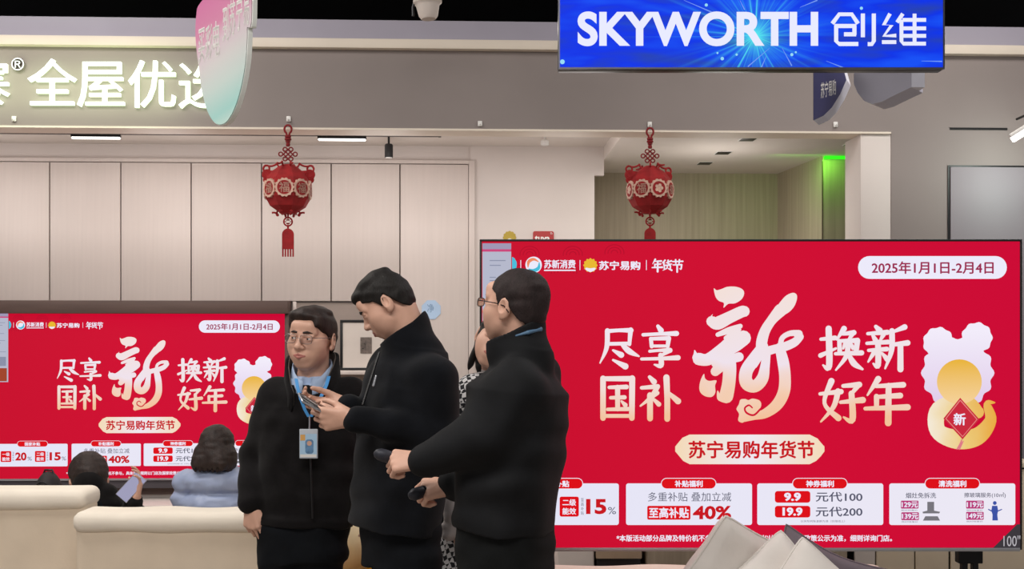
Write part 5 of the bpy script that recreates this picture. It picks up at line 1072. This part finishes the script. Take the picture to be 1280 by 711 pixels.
hair(T, R7, s7, c7, [(-.14, .06), (-.085, .055), (-.06, .04), (-.03, .02), (-.01, -.02), (.02, -.085), (.12, -.125)], HAIRB, m7, b7, .014, rough=.006, vox=.0045)
v = Vol(); v.loft(J['hip']-A_((0, 0, .10)), J['neck']-J['hip']+A_((0, 0, .12)), (1, 0, 0), [(0, .165, .14, 0), (.5, .175, .15, 0), (.85, .155, .135, 0), (1, .09, .10, 0)], 2.2, .03); v.ell(J['neck']+A_((0, -.05, -.07)), (.150, .12, .10), None, .04); v.cap(J['neck']+A_((0, -.01, -.02)), J['headbase']+A_((0, -.01, .01)), .095, .085, .03)
for q in 'LR': v.cap(J['neck']-A_((0, 0, .05)), J['sh'+q], .065, .068, .03); v.cap(J['sh'+q], J['el'+q], .07, .058, .03); v.cap(J['el'+q], J['wr'+q]-(J['wr'+q]-J['el'+q])*.12, .056, .046, .02)
v.mesh('jacket', .007, BLKJ, m7, b7, folds(.005, 1.2, 2)); trousers(J, TROU, m7, b7, seed=1, pel=(.15, .12), vox=.01); shoes(J, SHOE, m7, b7)
pc = P(164, 609, D7-.085); ph = thing('phone', 'lit phone raised by the hunched person in black', 'phone', pc)
PM = Matrix.Rotation(math.radians(10), 4, 'Z') @ Matrix.Rotation(math.radians(42), 4, 'Y')
bobj('case', bx(bmesh.new(), (-.037, -.003, -.078), (.037, .006, .078), .003, M=PM), STEEL, ph, 40); bobj('screen', bx(bmesh.new(), (-.034, -.0042, -.075), (.034, -.003, .075), .0004, M=PM), glow('lilac_phone_pixels', 'b4b2d2', .75), ph, 40)
# ---------------------------------------------------------------- sofas, chair, pillows
SOFA = mat('cream_sofa_cloth', 'e0cfb9', .8, var=.05, scale=5, bump=.05, bscale=120); SOFL = mat('pale_sofa_cloth', 'ece2d3', .8, var=.04, scale=5, bump=.05, bscale=120)
def puff(name, lo, hi, r, m, parent, vox=.014, amp=.004, seed=0):
    """upholstered block with soft rounded edges"""
    v = Vol(); lo, hi = A_(lo), A_(hi); c, h = (lo+hi)/2, (hi-lo)/2-r
    def f(x, y, z):
        qx, qy, qz = abs(x-c[0])-h[0], abs(y-c[1])-h[1], abs(z-c[2])-h[2]
        return np.sqrt(np.maximum(qx, 0)**2+np.maximum(qy, 0)**2+np.maximum(qz, 0)**2)+np.minimum(np.maximum(qx, np.maximum(qy, qz)), 0)-r
    v.add(f, lo, hi, 0); return v.mesh(name, vox, m, parent, (0, 0, 0), folds(amp, .35, seed))
def sofa(label, x0, x1, y0, top, roll, seat=.42, depth=.72, flip=1, group=None, mb=SOFA, mt=SOFL, arms=(0, 1)):
    W_ = x1-x0; t = thing('sofa', label, 'sofa', (x0, y0, 0), 0); S = lambda y: y*flip
    yb = sorted((S(0), S(.20)))
    puff('backrest', (0, yb[0]+.012, .06), (W_, yb[1], top-roll*.5), .035, mb, t, seed=1)
    yr = sorted((S(-.015), S(.23))); puff('top_roll', (-.006, yr[0], top-roll), (W_+.006, yr[1], top), .045, mt, t, seed=2, amp=.005)
    ys = sorted((S(.18), S(depth))); puff('seat', (.02, ys[0], .14), (W_-.02, ys[1], seat), .05, mt, t, .018)
    for q in arms: puff('armrest', (W_-.15 if q else 0, ys[0], .06), (W_ if q else .15, ys[1], seat+.13), .05, mb, t, .018)
    for xx in (.08, W_-.08):
        for yy in (.08, depth-.08): bobj('leg', lathe(bmesh.new(), [(.018, 0), (.026, .15)], Matrix.Translation((xx, S(yy), 0))), BLK, t, 30)
    return t
sofa('cream sofa at the left photo edge, seen from behind, taller back', -4.0, P(106, 0, 5.52).x, 5.52, P(0, 612, 5.52).z, .105, seat=.39, arms=(0,))
sofa('cream sofa before the left man, seen from behind, lower back', P(91, 0, 5.25).x, -.72, 5.25, P(0, 640, 5.25).z, .10, seat=.39, arms=(1,))
sofa('cream sofa heaped with pillows in front of the big screen', P(674, 0, 4.28).x, P(1100, 0, 4.28).x, 4.28, P(0, 704, 4.28).z, .10, flip=-1, seat=.30, depth=.72)
# dark bag beside the hunched person
bg = thing('bag', 'dark rounded backpack on the left sofa beside the hunched person', 'bag', P(56, 700, 6.06)); v = Vol(); bp = A_(bg.location)
z1 = P(0, 590, 6.06).z-bp[2]; v.ell((0, .05, z1-.20), (.085, .10, .20), None, .02); v.ell((0, -.03, z1-.26), (.07, .06, .12), None, .02); v.mesh('body', .008, mat('dark_brown_nylon', '241e20', .7, var=.2, bump=.1), bg)
bobj('carry_loop', tube(bmesh.new(), [(-.03, .05, z1-.02), (-.02, .05, z1+.006), (.02, .05, z1+.006), (.03, .05, z1-.02)], .006), BLK, bg, 60)
bobj('zip', tube(bmesh.new(), [(.072*math.cos(a), -.035, z1-.22+.17*math.sin(a)) for a in np.linspace(0, PI, 12)], .004), DKMETAL, bg, 60)
# pillows
def pillow(label, px, py, Y, size, roll, m, tilt=-14, yaw=0, thick=.10, name='pillow', seed=0, pinch=.10, axes=None):
    n = 26; c = P(px, py, Y); t = thing(name, label, 'pillow', c); rn = random.Random(seed); ph_ = [rn.uniform(0, 6) for _ in range(4)]; V, Fc = [], []
    M = Matrix.Rotation(math.radians(yaw), 3, 'Z') @ Matrix.Rotation(math.radians(tilt), 3, 'X') @ Matrix.Rotation(math.radians(roll), 3, 'Y')
    if axes: ax_ = Vector(axes[0]).normalized(); az_ = (Vector(axes[1])-ax_*Vector(axes[1]).dot(ax_)).normalized(); M = Matrix((ax_, az_.cross(ax_), az_)).transposed(); t.location = c = c+(ax_-az_)*size*.46
    for sd in (-1, 1):
        for i in range(n+1):
            for j in range(n+1):
                u, w_ = -1+2*i/n, -1+2*j/n; rc = 1-.07*u**4*w_**4; x = u*(1-pinch*(1-w_*w_))*rc; z = w_*(1-pinch*(1-u*u))*rc; e = (1-u*u)*(1-w_*w_)
                y = sd*thick*max(e, 0)**.40*(1+.10*math.sin(3*u+ph_[0]+2*w_)+.07*math.sin(7*w_-3*u+ph_[1])); V.append(M @ Vector((x*size/2, y, z*size/2)))
    q = (n+1)**2
    for s_ in (0, 1):
        for i in range(n):
            for j in range(n):
                f = [s_*q+i*(n+1)+j, s_*q+i*(n+1)+j+1, s_*q+(i+1)*(n+1)+j+1, s_*q+(i+1)*(n+1)+j]; Fc.append(f if s_ else f[::-1])
    o = pyd('cover', V, Fc, m, t, True)
    rim = [(-1+2*i/n, -1) for i in range(n)]+[(1, -1+2*i/n) for i in range(n)]+[(1-2*i/n, 1) for i in range(n)]+[(-1, 1-2*i/n) for i in range(n)]
    ed = [M @ Vector((u*(1-pinch*(1-w_*w_))*(1-.07*u**4*w_**4)*size/2, 0, w_*(1-pinch*(1-u*u))*(1-.07*u**4*w_**4)*size/2)) for u, w_ in rim]
    bobj('piping', tube(bmesh.new(), ed, .0045, 6, True), m, t, 60); return t
PW1 = mat('white_pillow_cloth', 'e2dcd6', .85, var=.04, bump=.15, bscale=30); PG1 = mat('grey_mauve_pillow_cloth', '6d626b', .7, var=.12, scale=10, bump=.25, bscale=25)
pillow('large white pillow with one corner up, leftmost in the heap', 907, 646, 3.80, .44, 0, PW1, seed=1, pinch=.12, axes=((.78, .47, -.40), (.53, -.2, .82)))
pillow('white pillow with blunt corner in the middle of the heap, before the tallest one', 972, 768, 3.73, .42, 48, PW1, seed=2, yaw=-10)
pillow('white pillow at the front right of the heap, before the grey one', 1018, 771, 3.57, .38, 41, PW1, seed=3, yaw=6)
pillow('crumpled grey mauve pillow at the back right of the heap', 1022, 750, 3.97, .43, 24, PG1, tilt=-8, seed=4, thick=.07, pinch=.2)
# tan leather chair with a yellow bag on its seat
ch = thing('dining_chair', 'tan leather chair with curved open back between the left and middle men', 'chair', (P(490, 0, 4.95).x, 4.95, 0)); TAN = mat('tan_leather', 'd9b681', .5, var=.1, scale=10, bump=.08); TANL = mat('pale_tan_lining', 'f0dfba', .6, var=.08)
def arc(r, z, th, a0, a1, n=18): return [(r*math.cos(a)*1.0, -.18+r*math.sin(a)*.85, z) for a in np.linspace(a0, a1, n)]
def shell(name, r0, z0, r1, z1, th, m, a0, a1):
    n = 18; A, B = arc(r0, z0, 0, a0, a1, n), arc(r1, z1, 0, a0, a1, n); A2, B2 = arc(r0-th, z0, 0, a0, a1, n), arc(r1-th, z1, 0, a0, a1, n); V = A+B+A2+B2; Fc = []
    for i in range(n-1): Fc += [(i, i+1, n+i+1, n+i), (2*n+i, 3*n+i, 3*n+i+1, 2*n+i+1), (n+i, n+i+1, 3*n+i+1, 3*n+i), (i, 2*n+i, 2*n+i+1, i+1)]
    Fc += [(0, n, 3*n, 2*n), (n-1, 3*n-1, 4*n-1, 2*n-1)]; return pyd(name, V, Fc, m, ch, True)
shell('backrest', .255, .42, .215, .725, .012, TAN, -.25, PI+.25); shell('back_lining', .242, .43, .203, .716, .010, TANL, -.22, PI+.22)
puff('seat', (-.23, -.42, .40), (.23, .04, .47), .025, TAN, ch, .01, .002)
for xx in (-.19, .19):
    for yy in (-.38, .0): bobj('leg', tube(bmesh.new(), [(xx, yy, .41), (xx*1.12, yy*1.05, 0)], [.016, .010]), DKMETAL, ch, 40)
yb = P(505, 720, 4.74); yg = thing('shopping_bag', 'bright yellow paper bag on the tan chair, partly behind the middle man', 'bag', yb)
YEL = mat('yellow_paper', 'e0a520', .6, var=.06)
bobj('bag_body', prism(bmesh.new(), [P(x, y, 4.74)-yb for x, y in ((463, 690), (550, 652), (556, 732), (453, 733))], (0, .10, 0)), YEL, yg)
bobj('handle', tube(bmesh.new(), [P(x, y, 4.77)-yb for x, y in ((500, 675), (512, 640), (545, 634), (546, 654))], .004), YEL, yg, 60)
